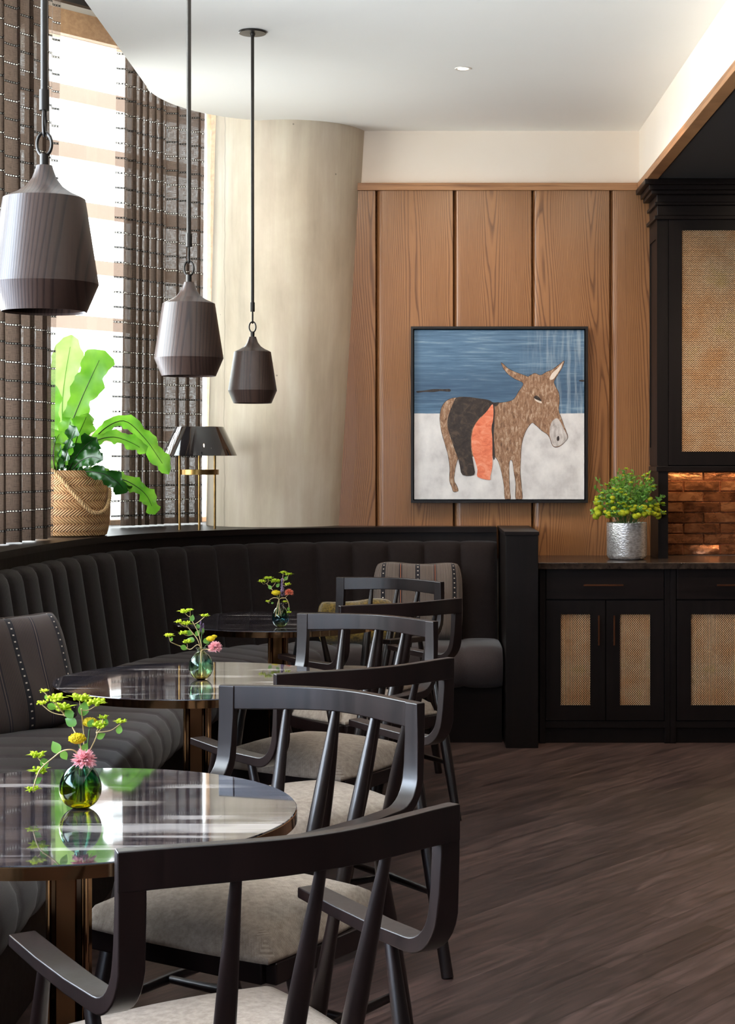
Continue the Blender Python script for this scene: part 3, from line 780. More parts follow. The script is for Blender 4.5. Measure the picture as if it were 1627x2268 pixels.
def painted(name, pts, mat, lift, smooth_n=5, parent=None, outline=None, closed=True):
    P = [Vector((*pc(*p), 0)) for p in pts]
    if smooth_n > 1:
        n = len(P); Q = []
        for i in range(n):
            p0, p1, p2, p3 = P[i-1], P[i], P[(i+1) % n], P[(i+2) % n]
            for k in range(smooth_n):
                t = k/smooth_n; Q.append(0.5*((2*p1)+(p2-p0)*t+(2*p0-5*p1+4*p2-p3)*t*t+(3*p1-p0-3*p2+p3)*t**3))
        P = Q
    P = [Vector((min(max(p.x, 0.001), Wc-0.001), min(max(p.y, 0.001), Hc-0.001), 0)) for p in P]
    mb = MB(); n = len(P); y1 = -0.0445-lift
    mb.v = [(p.x, y1, p.y) for p in P]+[(p.x, -0.044, p.y) for p in P]
    for t in tessellate_polygon([P]): mb.f.append(tuple(t))
    for i in range(n): j = (i+1) % n; mb.f.append((i, j, n+j, n+i))
    o = obj(name, mb, mat, parent or pa)
    if outline:
        mo = MB(); rg = random.Random(len(pts)); path = [(p.x, y1-0.0003, p.y) for p in P]+[(P[0].x, y1-0.0003, P[0].y)]
        b = 0
        for i, p in enumerate(path):
            q0 = Vector(path[max(i-1, 0)]); q1 = Vector(path[min(i+1, len(path)-1)]); t = (q1-q0).normalized() if (q1-q0).length > 1e-9 else Vector((1, 0, 0))
            nn = Vector((-t.z, 0, t.x))*(outline*(0.5+rg.random()))
            mo.v += [tuple(Vector(p)+nn), tuple(Vector(p)-nn)]
        for i in range(len(path)-1): mo.f.append((2*i, 2*i+1, 2*i+3, 2*i+2))
        obj('charcoal_outline', mo, 'paint_charcoal', o)
    return o
donkey = [(410, 662), (340, 690), (300, 745), (285, 820), (290, 900), (302, 965), (322, 1035), (342, 1105), (360, 1180), (370, 1270), (368, 1370), (388, 1430), (402, 1468), (442, 1462), (430, 1418), (408, 1375), (412, 1310), (424, 1240), (445, 1185), (500, 1165), (620, 1165), (735, 1160), (775, 1190), (800, 1250), (820, 1330), (835, 1420), (845, 1535), (890, 1535), (885, 1440), (880, 1340), (882, 1215), (905, 1205), (920, 1300), (935, 1400), (937, 1535), (990, 1535), (985, 1420), (975, 1300), (980, 1180), (985, 1080), (1002, 1000), (1032, 930), (1075, 878), (1110, 900), (1160, 945), (1210, 980), (1232, 1020), (1255, 1078), (1300, 1085), (1350, 1050), (1382, 1005), (1372, 960), (1350, 900), (1325, 830), (1305, 770), (1311, 690), (1305, 620), (1275, 560), (1265, 520), (1300, 460), (1335, 400), (1352, 345), (1310, 375), (1250, 420), (1200, 440), (1150, 468), (1100, 452), (1060, 470), (1040, 480), (1000, 465), (930, 440), (870, 410), (832, 375), (810, 362), (830, 410), (870, 460), (930, 502), (1000, 540), (960, 610), (920, 672), (870, 695), (800, 705), (745, 715), (600, 692), (500, 668)]
dk = painted('painted_donkey', donkey, 'paint_fur', 0.0012, 4, outline=0.0010)
painted('muzzle', [(1250, 862), (1290, 838), (1320, 872), (1350, 932), (1374, 980), (1376, 1015), (1340, 1055), (1292, 1080), (1257, 1072), (1237, 1020), (1226, 975), (1232, 910)], 'paint_muzzle', 0.0020, 4, dk)
painted('nostril', [(1290, 1000), (1305, 990), (1310, 1020), (1298, 1035), (1288, 1022)], 'paint_charcoal', 0.0026, 3, dk)
painted('eye_white', [(1095, 665), (1120, 670), (1160, 700), (1145, 708), (1110, 690)], 'paint_light', 0.0020, 3, dk)
painted('eye', [(1092, 655), (1115, 643), (1140, 662), (1158, 692), (1130, 684), (1102, 672)], 'paint_black', 0.0026, 3, dk)
painted('inner_ear', [(1225, 500), (1250, 450), (1300, 405), (1335, 365), (1322, 410), (1290, 460), (1255, 505)], 'paint_light', 0.0018, 3, dk)
painted('dark_blanket', [(430, 660), (520, 655), (620, 668), (700, 680), (745, 703), (795, 702), (765, 735), (735, 730), (690, 780), (630, 830), (580, 900), (555, 960), (550, 1060), (560, 1150), (575, 1240), (580, 1322), (480, 1325), (455, 1240), (440, 1180), (410, 1100), (380, 1010), (355, 930), (350, 860), (370, 780), (400, 710)], 'paint_black', 0.0030, 3)
painted('blanket_edge', [(742, 722), (755, 740), (752, 900), (748, 1000), (758, 1168), (740, 1178), (728, 1000), (734, 850)], 'paint_charcoal', 0.0024, 3)
painted('orange_blanket', [(735, 718), (745, 762), (742, 850), (728, 920), (735, 1010), (736, 1130), (735, 1250), (718, 1335), (710, 1368), (610, 1342), (608, 1280), (590, 1210), (570, 1150), (558, 1080), (558, 1000), (575, 920), (610, 860), (655, 815), (695, 770)], 'paint_orange', 0.0036, 3)
painted('painted_stick', [(85, 605), (150, 600), (230, 588), (320, 588), (372, 588), (370, 610), (290, 605), (230, 614), (150, 612), (95, 620)], 'paint_charcoal', 0.0015, 3)
painted('painted_stick', [(1478, 513), (1505, 508), (1523, 512), (1522, 524), (1485, 522)], 'paint_charcoal', 0.0015, 2)

# ================================================================ CURTAINS
def curtain(name, label, a, b, folds, amp, z0, z1, mat, topsh=(0, 0), sheer=None, seed=1, overlap=0.55):
    rg = random.Random(seed); A = Vector((*a, 0)); B = Vector((*b, 0)); L = (B-A).length; dr = (B-A).normalized(); nn = Vector((-dr.y, dr.x, 0))
    ph = [rg.uniform(-0.35, 0.35) for _ in range(int(folds)+3)]; am = [rg.uniform(0.6, 1.25) for _ in range(int(folds)+3)]
    nu = int(folds*18); nv = 26
    def base(u, v):
        k = u*folds; i = int(k); fr_ = k-i
        p_ = ph[i]*(1-fr_)+ph[i+1]*fr_; aa = am[i]*(1-fr_)+am[i+1]*fr_
        s = u+overlap/folds*math.sin(4*PI*k+p_)*0.5/1.6
        off = amp*aa*math.sin(2*PI*k+p_+0.25*math.sin(v*3+i))*(0.75+0.35*(1-v))
        l0 = -topsh[0]*(1-v); l1 = topsh[1]*(1-v)
        x = (l0+(L+l1-l0)*s)
        return A+dr*x+nn*off
    acc = [0]
    for i in range(nu): acc.append(acc[-1]+(base((i+1)/nu, 0.5)-base(i/nu, 0.5)).length)
    def fn(u, v):
        p = base(u, v); zz = z0+(z1-z0)*v; return (p.x, p.y, zz)
    mb = MB().grid(fn, nu, nv, lambda u, v: (acc[round(u*nu)], z0+(z1-z0)*v))
    t = thing(name, label, 'curtain', (0, 0, 0), 0, 'striped brown curtains by the windows')
    obj('curtain_cloth', mb, mat, t, smooth=True)
    if sheer:
        sa, sb = Vector((*sheer[0], 0)), Vector((*sheer[1], 0)); d2 = (sb-sa).normalized(); n2 = Vector((-d2.y, d2.x, 0)); L2 = (sb-sa).length
        def f2(u, v):
            p = sa.lerp(sb, u)+n2*(0.012*math.sin(u*2*PI*sheer[2]+0.6)); p = p-d2*((1-v)*(sheer[3]*(1-u)+sheer[4]*u)); return (p.x, p.y, z0+(z1-z0)*v)
        obj('sheer_edge', MB().grid(f2, 40, 20, lambda u, v: (u*L2*1.1, z0+(z1-z0)*v)), 'sheer_cloth', t, smooth=True)
    return t
def XY(px, D): return ((px-CX)/F*D, D)
curtain('curtain', 'brown striped curtain at the left edge, hanging in front of the basket plant', (-1.80, 6.25), XY(104, 7.36), 7.5, 0.035, 1.085, 3.93, 'curtain_cloth', (0, 0.0), (XY(92, 7.33), XY(135, 7.50), 1.5, 0.0, 0.085), 4)
curtain('curtain', 'brown striped curtain between the fern and the lamp, with a sheer pale left edge', XY(283, 8.74), XY(364, 8.98), 5.5, 0.032, 1.085, 3.93, 'curtain_cloth', (0.03, 0.0), (XY(262, 8.66), XY(298, 8.76), 1.5, 0.05, 0.0), 9, 0.9)
curtain('curtain', 'brown striped curtain directly behind the black table lamp, next to the column', XY(368, 9.03), XY(456, 9.22), 3.5, 0.035, 1.085, 3.93, 'curtain_cloth', (0.0, -0.03), None, 15, 0.5)

# ================================================================ PENDANTS
def pendant(x, y, zb, label, k=1.0):
    t = thing('pendant_lamp', label, 'pendant lamp', (x, y, zb), 0, 'dark wood pendants over the tables')
    R = 0.102*k
    prof = [(0.0755*k, 0.004), (0.078*k, 0.0), (0.0795*k, 0.0), (R, 0.053*k), (0.0770*k, 0.2145*k), (0.0700*k, 0.2185*k), (0.052*k, 0.2265*k), (0.035*k, 0.238*k), (0.023*k, 0.254*k), (0.0165*k, 0.272*k), (0.0150*k, 0.278*k), (0.0, 0.279*k)]
    inner = [(0.0755*k, 0.004), (0.096*k, 0.053*k), (0.070*k, 0.21*k), (0.0, 0.22*k)]
    mb = MB().lathe(prof, 64); mb.lathe(inner[::-1], 64)
    obj('lamp_shade', mb, 'pendant_wood', t, smooth=25)
    h = MB().tube([(0, 0, 0.275*k), (0, 0, 0.300*k)], 0.0085, 12); zl = 0.297*k
    lk = [(0.014*math.cos(a), 0, zl+0.022+(0.022 if math.sin(a) > 0 else 0.022)*math.sin(a)) for a in [2*PI*i/20 for i in range(21)]]
    h.tube(lk, 0.0032, 8, False)
    zk = zl+0.040
    lk2 = [(0, 0.009*math.cos(a), zk+0.024+0.026*math.sin(a)) for a in [2*PI*i/20 for i in range(21)]]
    h.tube(lk2, 0.0030, 8, False)
    obj('chain_link', h, 'bronze_metal', t, smooth=40)
    zt = CZ-zb
    rd = MB().tube([(0, 0, zk+0.046), (0, 0, zk+0.085)], 0.0095, 14); rd.tube([(0, 0, zk+0.08), (0, 0, zt-0.004)], 0.0068, 14)
    obj('rod', rd, 'bronze_metal', t, smooth=40)
    cn = MB().lathe([(0.0, -0.02+zt), (0.010, zt-0.018), (0.012, zt-0.010), (0.056, zt-0.009), (0.058, zt-0.006), (0.058, zt-0.001), (0, zt-0.001)], 48)
    obj('ceiling_canopy', cn, 'bronze_metal', t, smooth=30)
pendant(XY(98, 3.13)[0], 3.13, 1.712, 'large near dark wood pendant lamp at the left edge, first of three')
pendant(XY(418, 4.88)[0], 4.88, 1.680, 'middle dark wood pendant lamp hanging in front of the striped curtain')
pendant(XY(559, 6.90)[0], 6.90, 1.670, 'farthest dark wood pendant lamp hanging in front of the concrete column')

# ceiling downlights
for x, y, lb in ((0.207, 7.55, 'small recessed ceiling downlight right of the farthest pendant canopy'),):
    t = thing('recessed_downlight', lb, 'ceiling light', (x, y, CZ))
    obj('trim_ring', MB().lathe([(0.026, -0.001), (0.034, -0.004), (0.037, -0.003), (0.038, 0.0)], 32), 'lamp_white', t, smooth=40)
    e = NT('lamp_glow'); em = e.n('ShaderNodeEmission'); em.inputs[0].default_value = (1, 0.86, 0.66, 1); em.inputs[1].default_value = 2.2
    M['lamp_glow'] = e.done(em.outputs[0])
    obj('lens', MB().disc(0.026, -0.0015, 24, up=False), 'lamp_glow', t)

# ================================================================ TABLES
RT = 0.447
def table(x, y, label):
    t = thing('round_table', label, 'table', (x, y, 0), 0, 'round marble bistro tables')
    obj('tabletop', MB().lathe([(0, 0.7385), (RT-0.004, 0.7385), (RT-0.0015, 0.7405), (RT-0.0025, 0.7425), (0.0, 0.7425)][::-1], 160), 'dark_marble', t, smooth=30)
    obj('brass_rim', MB().lathe([(RT-0.03, 0.717), (RT, 0.717), (RT, 0.7395), (RT-0.0035, 0.7405), (RT-0.02, 0.7385)], 160), 'polished_brass', t, smooth=30)
    ug = MB().disc(RT-0.03, 0.7175, 96, up=False); ug.lathe([(0.18, 0.70), (0.18, 0.7175)], 48); ug.disc(0.18, 0.70, 48, up=False)
    obj('under_plate', ug, 'black_frame', t)
    pd = MB()
    for k in range(3):
        a = math.radians((272, 32, 152)[k]); c, s_ = math.cos(a), math.sin(a)
        pd.bar([(c*0.030, s_*0.030, 0.018), (c*0.030, s_*0.030, 0.70)], 0.036, 0.020, wdir=(-s_, c, 0))
        pd.tube([(-c*0.042, -s_*0.042, 0.018), (-c*0.042, -s_*0.042, 0.70)], 0.0055, 12)
    obj('pedestal', pd, 'polished_brass', t)
    obj('base_plate', MB().lathe([(0, 0), (0.24, 0), (0.24, 0.012), (0.235, 0.016), (0, 0.018)], 64), 'polished_brass', t, smooth=30)
TB = [(-0.685, 3.24), (-0.693, 5.18), (-0.60, 7.07)]
table(*TB[0], 'nearest round dark marble table with brass rim, bottom left')
table(*TB[1], 'middle round dark marble table with brass rim, beside the left seat cushion')
table(*TB[2], 'farthest round dark marble table with brass rim, in the curve of the banquette')

# ================================================================ CHAIRS
def cushion_mb():
    mb = MB(); N = 22
    def fn(u, v):
        a, b = u*2-1, v*2-1
        # rounded square, slightly wider at the front
        x = a*math.sqrt(max(0, 1-0.10*b*b)); y = b*math.sqrt(max(0, 1-0.10*a*a))
        x *= 0.252+0.018*y; y *= 0.242
        e = max(abs(a), abs(b)); h = (1-e**5)**0.5
        return (x, y, 0.425+0.054*h+0.022*(1-a*a)*(1-b*b))
    mb.grid(fn, N, N)
    def fb(u, v): p = fn(u, v); return (p[0], p[1], 0.412)
    mb.grid(lambda u, v: fb(1-u, v), N, N)
    # side skirt
    def ring(u):
        k = u*4; i = int(k) % 4; f = k-int(k)
        return [(f, 0), (1, f), (1-f, 1), (0, 1-f)][i]
    mb.grid(lambda u, v: (lambda p: (p[0]*(1+0.012*math.sin(PI*v)), p[1]*(1+0.012*math.sin(PI*v)), 0.412+v*0.013))(fn(*ring(u))), 4*N, 3)
    return mb
def arm_mb(s):
    X = 0.2715*s; path = [(X, -0.2955, 0.879), (X, -0.2955, 0.80), (X*1.0, -0.292, 0.74)]
    for k in range(1, 9):
        a = PI/2*k/8; path.append((X, -0.290+0.085*(1-math.cos(a)), 0.722-0.085*math.sin(a)))
    path += [(X, -0.10, 0.636), (X, 0.02, 0.640), (X*0.995, 0.145, 0.646)]
    n = len(path); wd = [0.042]*3+[0.043]*8+[0.046, 0.048, 0.046]; th = [0.0245]*3+[0.026]*8+[0.024, 0.022, 0.020]
    return MB().bar(path, wd, th, wdir=lambda i: (1, 0.26*s*max(0, 1-i/3), 0))
def sag(u): return -0.292-0.075*(0.5*(1-u*u)+0.25*(1+math.cos(PI*u)))
def rail_mb():
    path = []
    for k in range(21):
        u = k/20*2-1; path.append((0.292*u, sag(u), 0.852+0.003*(1-u*u)))
    mb = MB(); b = 0
    for i, p in enumerate(path):
        t = (Vector(path[min(i+1, 20)])-Vector(path[max(i-1, 0)])).normalized(); nn = Vector((-t.y, t.x, 0)).normalized()
        e = abs(i/20*2-1); h = 0.027+0.003*e; th = 0.012
        for a, c in ((-1, -1), (1, -1), (1, 1), (-1, 1)):
            q = Vector(p)+nn*(a*th); mb.v.append((q.x, q.y, q.z+c*h-(0.003*e)))
    for i in range(20):
        for k in range(4):
            k2 = (k+1) % 4; mb.f.append((i*4+k, i*4+k2, (i+1)*4+k2, (i+1)*4+k))
    mb.f.append((3, 2, 1, 0)); mb.f.append((80, 81, 82, 83)); return mb
def spindle_mb(u):
    x = 0.292*u; top = Vector((x, sag(u), 0.832)); bot = Vector((x*0.80, -0.222, 0.375))
    pts = [top.lerp(bot, k/14) for k in range(15)]
    rr_ = [0.0085+0.0095*math.sin(min(1, k/14*1.25)*PI*0.62)**1.2 for k in range(15)]
    return MB().tube(pts, rr_, 14)
def leg_mb(sx, sy):
    top = Vector((sx*0.268, 0.045 if sy > 0 else -0.135, 0.632)); bot = Vector((sx*(0.262 if sy > 0 else 0.245), 0.235 if sy > 0 else -0.335, 0.0))
    pts = [top.lerp(bot, k/14) for k in range(15)]
    rr_ = [0.011+0.0095*math.sin(min(1.0, k/14*1.15)*PI*0.75)**1.3 for k in range(15)]
    return MB().tube(pts, rr_, 14)
def make_chair():
    t = bpy.data.objects.new('dining_chair', None); COL.objects.link(t); t.empty_display_size = 0.1
    obj('seat_cushion', cushion_mb(), 'seat_fabric', t, smooth=60)
    fr = MB(); fr.box(-0.235, 0.235, 0.19, 0.225, 0.365, 0.411); fr.box(-0.225, 0.225, -0.245, -0.205, 0.365, 0.411)
    fr.box(-0.262, -0.225, -0.225, 0.21, 0.365, 0.411); fr.box(0.225, 0.262, -0.225, 0.21, 0.365, 0.411); fr.box(-0.225, 0.225, -0.205, 0.19, 0.395, 0.411)
    obj('seat_frame', fr, 'chair_wood', t, bevel=0.004)
    obj('top_rail', rail_mb(), 'chair_wood', t, bevel=0.003)
    for s in (-1, 1): obj('arm', arm_mb(s), 'chair_wood', t, bevel=0.003)
    for u in (-0.44, 0.0, 0.44): obj('spindle', spindle_mb(u), 'chair_wood', t, smooth=50)
    for sx in (-1, 1):
        for sy in (-1, 1): obj('leg', leg_mb(sx, sy), 'chair_wood', t, smooth=50)
    for s in (-1, 1): obj('stretcher', MB().tube([(s*0.262, 0.168, 0.22), (s*0.252, -0.06, 0.225), (s*0.250, -0.268, 0.22)], [0.009, 0.0125, 0.009], 12), 'chair_wood', t, smooth=50)
    obj('stretcher', MB().tube([(-0.252, -0.05, 0.225), (0, -0.05, 0.225), (0.252, -0.05, 0.225)], [0.009, 0.013, 0.009], 12), 'chair_wood', t, smooth=50)
    return t
proto = make_chair(); kids = list(proto.children)
CH_ = [((-0.345, 2.735), 33.6, 'nearest dark wood armchair, back to the camera, at the nearest table'),
       ((-0.395, 3.655), 180-32.4, 'dark wood armchair facing the camera behind the nearest table, top rail lit pale'),
       ((-0.316, 4.67), 37.5, 'dark wood armchair with its back to the camera, at the middle table'),
       ((-0.34, 5.555), 180-32, 'dark wood armchair behind the middle table, its top rail catching blue window light'),
       ((-0.24, 6.66), 37, 'dark wood armchair with its back to the camera, at the farthest table'),
       ((-0.29, 7.39), 180-32, 'farthest dark wood armchair, in front of the light striped pillow')]
for i, (p, a, lb) in enumerate(CH_):
    if i == 0: r = proto
    else:
        r = proto.copy(); COL.objects.link(r)
        for ch in kids:
            c = ch.copy(); COL.objects.link(c); c.parent = r
    r.location = (p[0], p[1], 0.0)
    r.rotation_euler = (0, 0, math.radians(a))
    tag(r, lb, 'chair', 'dark wood armchairs at the tables')

# ================================================================ PILLOWS
def pillow(name, label, loc, rot, w_, h_, T, mat, pin=0.07, seed=1, fuzzy=False):
    t = tag(bpy.data.objects.new(name, None), label, 'pillow'); COL.objects.link(t)
    t.location = loc; t.rotation_euler = rot; rg = random.Random(seed); a1, a2, a3 = [rg.uniform(0, 6) for _ in range(3)]
    def fn(sd):
        def f(u, v):
            a, b = u*2-1, v*2-1
            q = 1-0.13*(a*a*b*b)**1.5; x = a*q*w_/2*(1-pin*0.5*(1-b*b)*abs(a)**2); z = b*q*h_/2*(1-pin*0.5*(1-a*a)*abs(b)**2)+0.010*math.sin(3*a+a2)*max(0, b)
            th = T/2*((1-a**4)*(1-b**4))**0.42
            th *= 1+0.08*math.sin(3*a+a1)*math.sin(4*b+a2)
            th += 0.006*math.sin(9*a+3*b+a3)*(1-a*a)
            return (x, sd*th, z+h_/2)
        return f
    mb = MB(); N = 36
    mb.grid(fn(-1), N, N, lambda u, v: (u, v)); mb.grid(lambda u, v: fn(1)(1-u, v), N, N, lambda u, v: (1-u, v))
    o = obj('pillow_cover', mb, mat, t, smooth=True)
    rim = [fn(1)(u, v) for u, v in [(k/20, 0) for k in range(20)]+[(1, k/20) for k in range(20)]+[(1-k/20, 1) for k in range(20)]+[(0, 1-k/20) for k in range(21)]]
    obj('piping', MB().tube([(p[0], 0, p[2]) for p in rim], 0.004, 6, False), mat, t, smooth=True)
    return t
pillow('pillow', 'dark brown striped pillow leaning on the banquette back at the left edge', (-1.345, 5.72, 0.478), (math.radians(-14), math.radians(-9), math.radians(32)), 0.40, 0.425, 0.17, 'striped_cotton_dark', seed=3)
pillow('pillow', 'grey and brown striped pillow against the far banquette back, behind the farthest chair', (0.0, 8.54, 0.49), (math.radians(-15), 0, 0), 0.475, 0.425, 0.15, 'striped_cotton_light', seed=5)
pillow('pillow', 'small fuzzy olive pillow on the far banquette seat, partly hidden by chairs', (-0.31, 8.42, 0.487), (math.radians(-18), 0, math.radians(6)), 0.40, 0.235, 0.16, 'fuzzy_olive', 0.03, 8)

# ================================================================ TABLE LAMP ON LEDGE
LX, LY = (441-CX)/F*8.45, 8.47; LZ = 1.0765
tl = thing('table_lamp', 'table lamp with glossy black conical shade on three brass legs, on ledge', 'lamp', (LX, LY, LZ))
sh = MB().lathe([(0.190, 1.455-LZ), (0.192, 1.455-LZ), (0.126, 1.601-LZ), (0.124, 1.603-LZ), (0.0, 1.603-LZ)], 96); sh.lathe([(0.0, 1.597-LZ), (0.122, 1.597-LZ), (0.188, 1.457-LZ), (0.190, 1.455-LZ)], 96)
obj('lamp_shade', sh, 'black_gloss', tl, smooth=40)
for a in (205, 275, 50):
    x, y = 0.108*math.cos(math.radians(a)), 0.085*math.sin(math.radians(a))
    obj('leg', MB().tube([(x, y, 0), (x, y, 0.50)], 0.0062, 14), 'aged_brass', tl, smooth=40)
obj('brass_ring', MB().lathe([(0.092, 0.281), (0.098, 0.281), (0.098, 0.307), (0.092, 0.307), (0.092, 0.281)], 64), 'aged_brass', tl, smooth=30)
br = MB().tube([(0, 0, 0.40), (0, 0, 0.50)], 0.018, 12); br.tube([(-0.12, 0, 0.49), (0.12, 0, 0.49)], 0.004, 8); br.tube([(0, -0.1, 0.49), (0, 0.1, 0.49)], 0.004, 8)
obj('bulb_holder', br, 'aged_brass', tl, smooth=40)

# ================================================================ BASKET AND FERN
BX, BY, BZ = (160-CX)/F*7.76, 7.76, 1.0765
bk = thing('woven_basket', 'woven herringbone rush basket with rope handle on the ledge, holding the fern', 'basket', (BX, BY, BZ))
prof = [(0.0, 0.0), (0.150, 0.0), (0.160, 0.006)]
for k in range(20):
    f = k/19; prof.append((0.160+0.022*math.sin(PI*min(1, f*1.08))**0.8-0.010*f, 0.006+0.302*f))
prof += [(0.145, 0.308), (0.142, 0.26)]
obj('basket_body', MB().lathe(prof, 96, uv=True), 'woven_rush', bk, smooth=60)
obj('soil', MB().disc(0.145, 0.262, 48), 'soil', bk)
def rope(path, R=0.0085, pitch=0.042, parent=None):
    P = resample([Vector(p) for p in path], step=0.0035); mb = MB(); m = len(P)
    t0 = (P[1]-P[0]).normalized(); nx = t0.cross(Vector((0, 0, 1))).normalized(); fr_ = []
    for i in range(m):
        t = (P[min(i+1, m-1)]-P[max(i-1, 0)]).normalized(); nx = (nx-t*nx.dot(t)).normalized(); fr_.append((nx.copy(), t.cross(nx)))
    for s in range(3):
        q = []
        for i in range(m):
            a = 2*PI*(i*0.0035/pitch+s/3); q.append(P[i]+(fr_[i][0]*math.cos(a)+fr_[i][1]*math.sin(a))*R*0.55)
        mb.tube(q, R*0.62, 8)
    return obj('rope_handle', mb, 'rope_fibre', parent, smooth=60)
def bw(px, py, D): p = W(px, py, D); return (p.x-BX, p.y-BY, p.z-BZ)
rope(cat([bw(98, 1034, 7.62), bw(118, 1043, 7.60), bw(138, 1063, 7.585), bw(160, 1090, 7.57), bw(180, 1112, 7.565), bw(200, 1131, 7.58), bw(222, 1136, 7.60), bw(238, 1121, 7.66), bw(243, 1090, 7.73), bw(236, 1062, 7.78)], 8), parent=bk)

fern = thing('potted_fern', "large bird's nest fern with broad wavy bright green fronds in the basket", 'plant', (BX, BY, BZ+0.262))
def frond(pts, hw, mat, wave=0.12, nw=7, tilt=0.0, fold=0.25, seed=0, tip=0.9, rib='midrib_dark', curl=0.0):
    P = resample(cat([Vector(W(px, py, D))-Vector((BX, BY, BZ+0.262)) for px, py, D in pts], 10), count=34)
    rg = random.Random(seed); p1, p2 = rg.uniform(0, 6), rg.uniform(0, 6); mb = MB(); nc = 8; V = []
    for i, p in enumerate(P):
        f = i/34; t = (P[min(i+1, 34)]-P[max(i-1, 0)]).normalized()
        view = Vector((0, -1, 0)); side = t.cross(view).normalized(); nn = side.cross(t).normalized()
        side2 = (side*math.cos(tilt+curl*f)+nn*math.sin(tilt+curl*f)).normalized(); n2 = side2.cross(t).normalized()
        w0 = hw*(0.20+0.80*math.sin(min(1.0, f*1.15)*PI*0.5)**1.2)*(1-max(0, (f-tip)/(1-tip+1e-6))**2.0)**0.5 if f > 0 else hw*0.2
        if f >= 1: w0 = 0.002
        for k in range(nc+1):
            s = k/nc*2-1; sg = 1 if s > 0 else -1; ph_ = p1 if s > 0 else p2
            ww = w0*(1+wave*math.sin(f*2*PI*nw+ph_)*abs(s)+0.5*wave*math.sin(f*2*PI*nw*2.3+ph_)*abs(s))
            dz = fold*abs(s)*w0+wave*1.2*hw*math.cos(f*2*PI*nw+ph_*1.3)*abs(s)**2
            V.append(tuple(p+side2*(s*ww)+n2*dz))
    for i in range(34):
        for k in range(nc):
            a = i*(nc+1)+k; mb.f.append((a, a+1, a+nc+2, a+nc+1))
    mb.v = V
    o = obj('frond', mb, mat, fern, smooth=True)
    obj('midrib', MB().tube([p+Vector((0, -0.002, 0)) for p in P[:32]], [0.0032*(1-0.7*i/32) for i in range(32)], 6), rib, o, smooth=True)
frond([(150, 1035, 7.78), (138, 930, 7.84), (142, 850, 7.88), (160, 742, 7.9)], 0.082, 'fern_leaf_pale', 0.10, 5, 0.2, 0.15, 1, 0.78, 'sprig_leaf')
frond([(143, 1035, 7.74), (150, 965, 7.74), (182, 880, 7.72), (230, 776, 7.68)], 0.070, 'fern_leaf', 0.16, 4, 0.1, 0.12, 12, 0.90)
frond([(118, 1040, 7.74), (108, 960, 7.72), (108, 880, 7.76), (98, 845, 7.78)], 0.062, 'fern_leaf', 0.10, 4, 0.1, 0.15, 3, 0.8)
frond([(160, 1035, 7.72), (168, 980, 7.68), (182, 945, 7.66), (195, 915, 7.62)], 0.050, 'fern_leaf', 0.2, 4, -0.3, 0.3, 4, 0.85)
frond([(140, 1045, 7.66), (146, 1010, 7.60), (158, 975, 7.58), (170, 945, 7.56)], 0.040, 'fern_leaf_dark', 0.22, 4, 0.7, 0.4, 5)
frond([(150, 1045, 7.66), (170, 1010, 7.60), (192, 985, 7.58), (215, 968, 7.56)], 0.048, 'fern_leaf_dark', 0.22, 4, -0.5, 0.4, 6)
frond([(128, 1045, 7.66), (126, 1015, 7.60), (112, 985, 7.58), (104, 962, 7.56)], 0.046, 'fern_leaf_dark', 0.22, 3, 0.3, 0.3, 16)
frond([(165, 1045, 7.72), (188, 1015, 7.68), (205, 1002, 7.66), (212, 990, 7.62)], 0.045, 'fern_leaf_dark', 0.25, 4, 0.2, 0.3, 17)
frond([(170, 1040, 7.8), (200, 985, 7.82), (250, 968, 7.86), (300, 985, 7.88), (322, 1003, 7.88)], 0.036, 'fern_leaf', 0.2, 5, 0.5, 0.2, 7)
frond([(175, 1040, 7.84), (215, 965, 7.9), (272, 932, 7.96), (318, 968, 7.98), (352, 1015, 7.98), (374, 1050, 7.98)], 0.040, 'fern_leaf', 0.22, 6, 0.2, 0.25, 8)
frond([(180, 1045, 7.7), (212, 1040, 7.62), (250, 1055, 7.6), (290, 1070, 7.6), (325, 1098, 7.62), (343, 1140, 7.64)], 0.034, 'fern_leaf', 0.28, 6, 0.3, 0.3, 9)
frond([(135, 1040, 7.70), (140, 1000, 7.68), (150, 960, 7.64), (158, 925, 7.6)], 0.046, 'fern_leaf', 0.2, 4, 0.4, 0.3, 31)
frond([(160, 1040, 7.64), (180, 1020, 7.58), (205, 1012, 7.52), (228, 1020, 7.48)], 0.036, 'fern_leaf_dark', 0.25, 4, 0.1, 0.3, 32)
frond([(122, 1045, 7.64), (118, 1005, 7.58), (124, 975, 7.56), (136, 955, 7.54)], 0.038, 'fern_leaf', 0.22, 4, -0.3, 0.3, 33)
frond([(178, 1045, 7.68), (205, 1045, 7.60), (235, 1052, 7.58), (262, 1070, 7.58), (280, 1092, 7.6)], 0.040, 'fern_leaf_dark', 0.25, 4, -0.2, 0.3, 10)

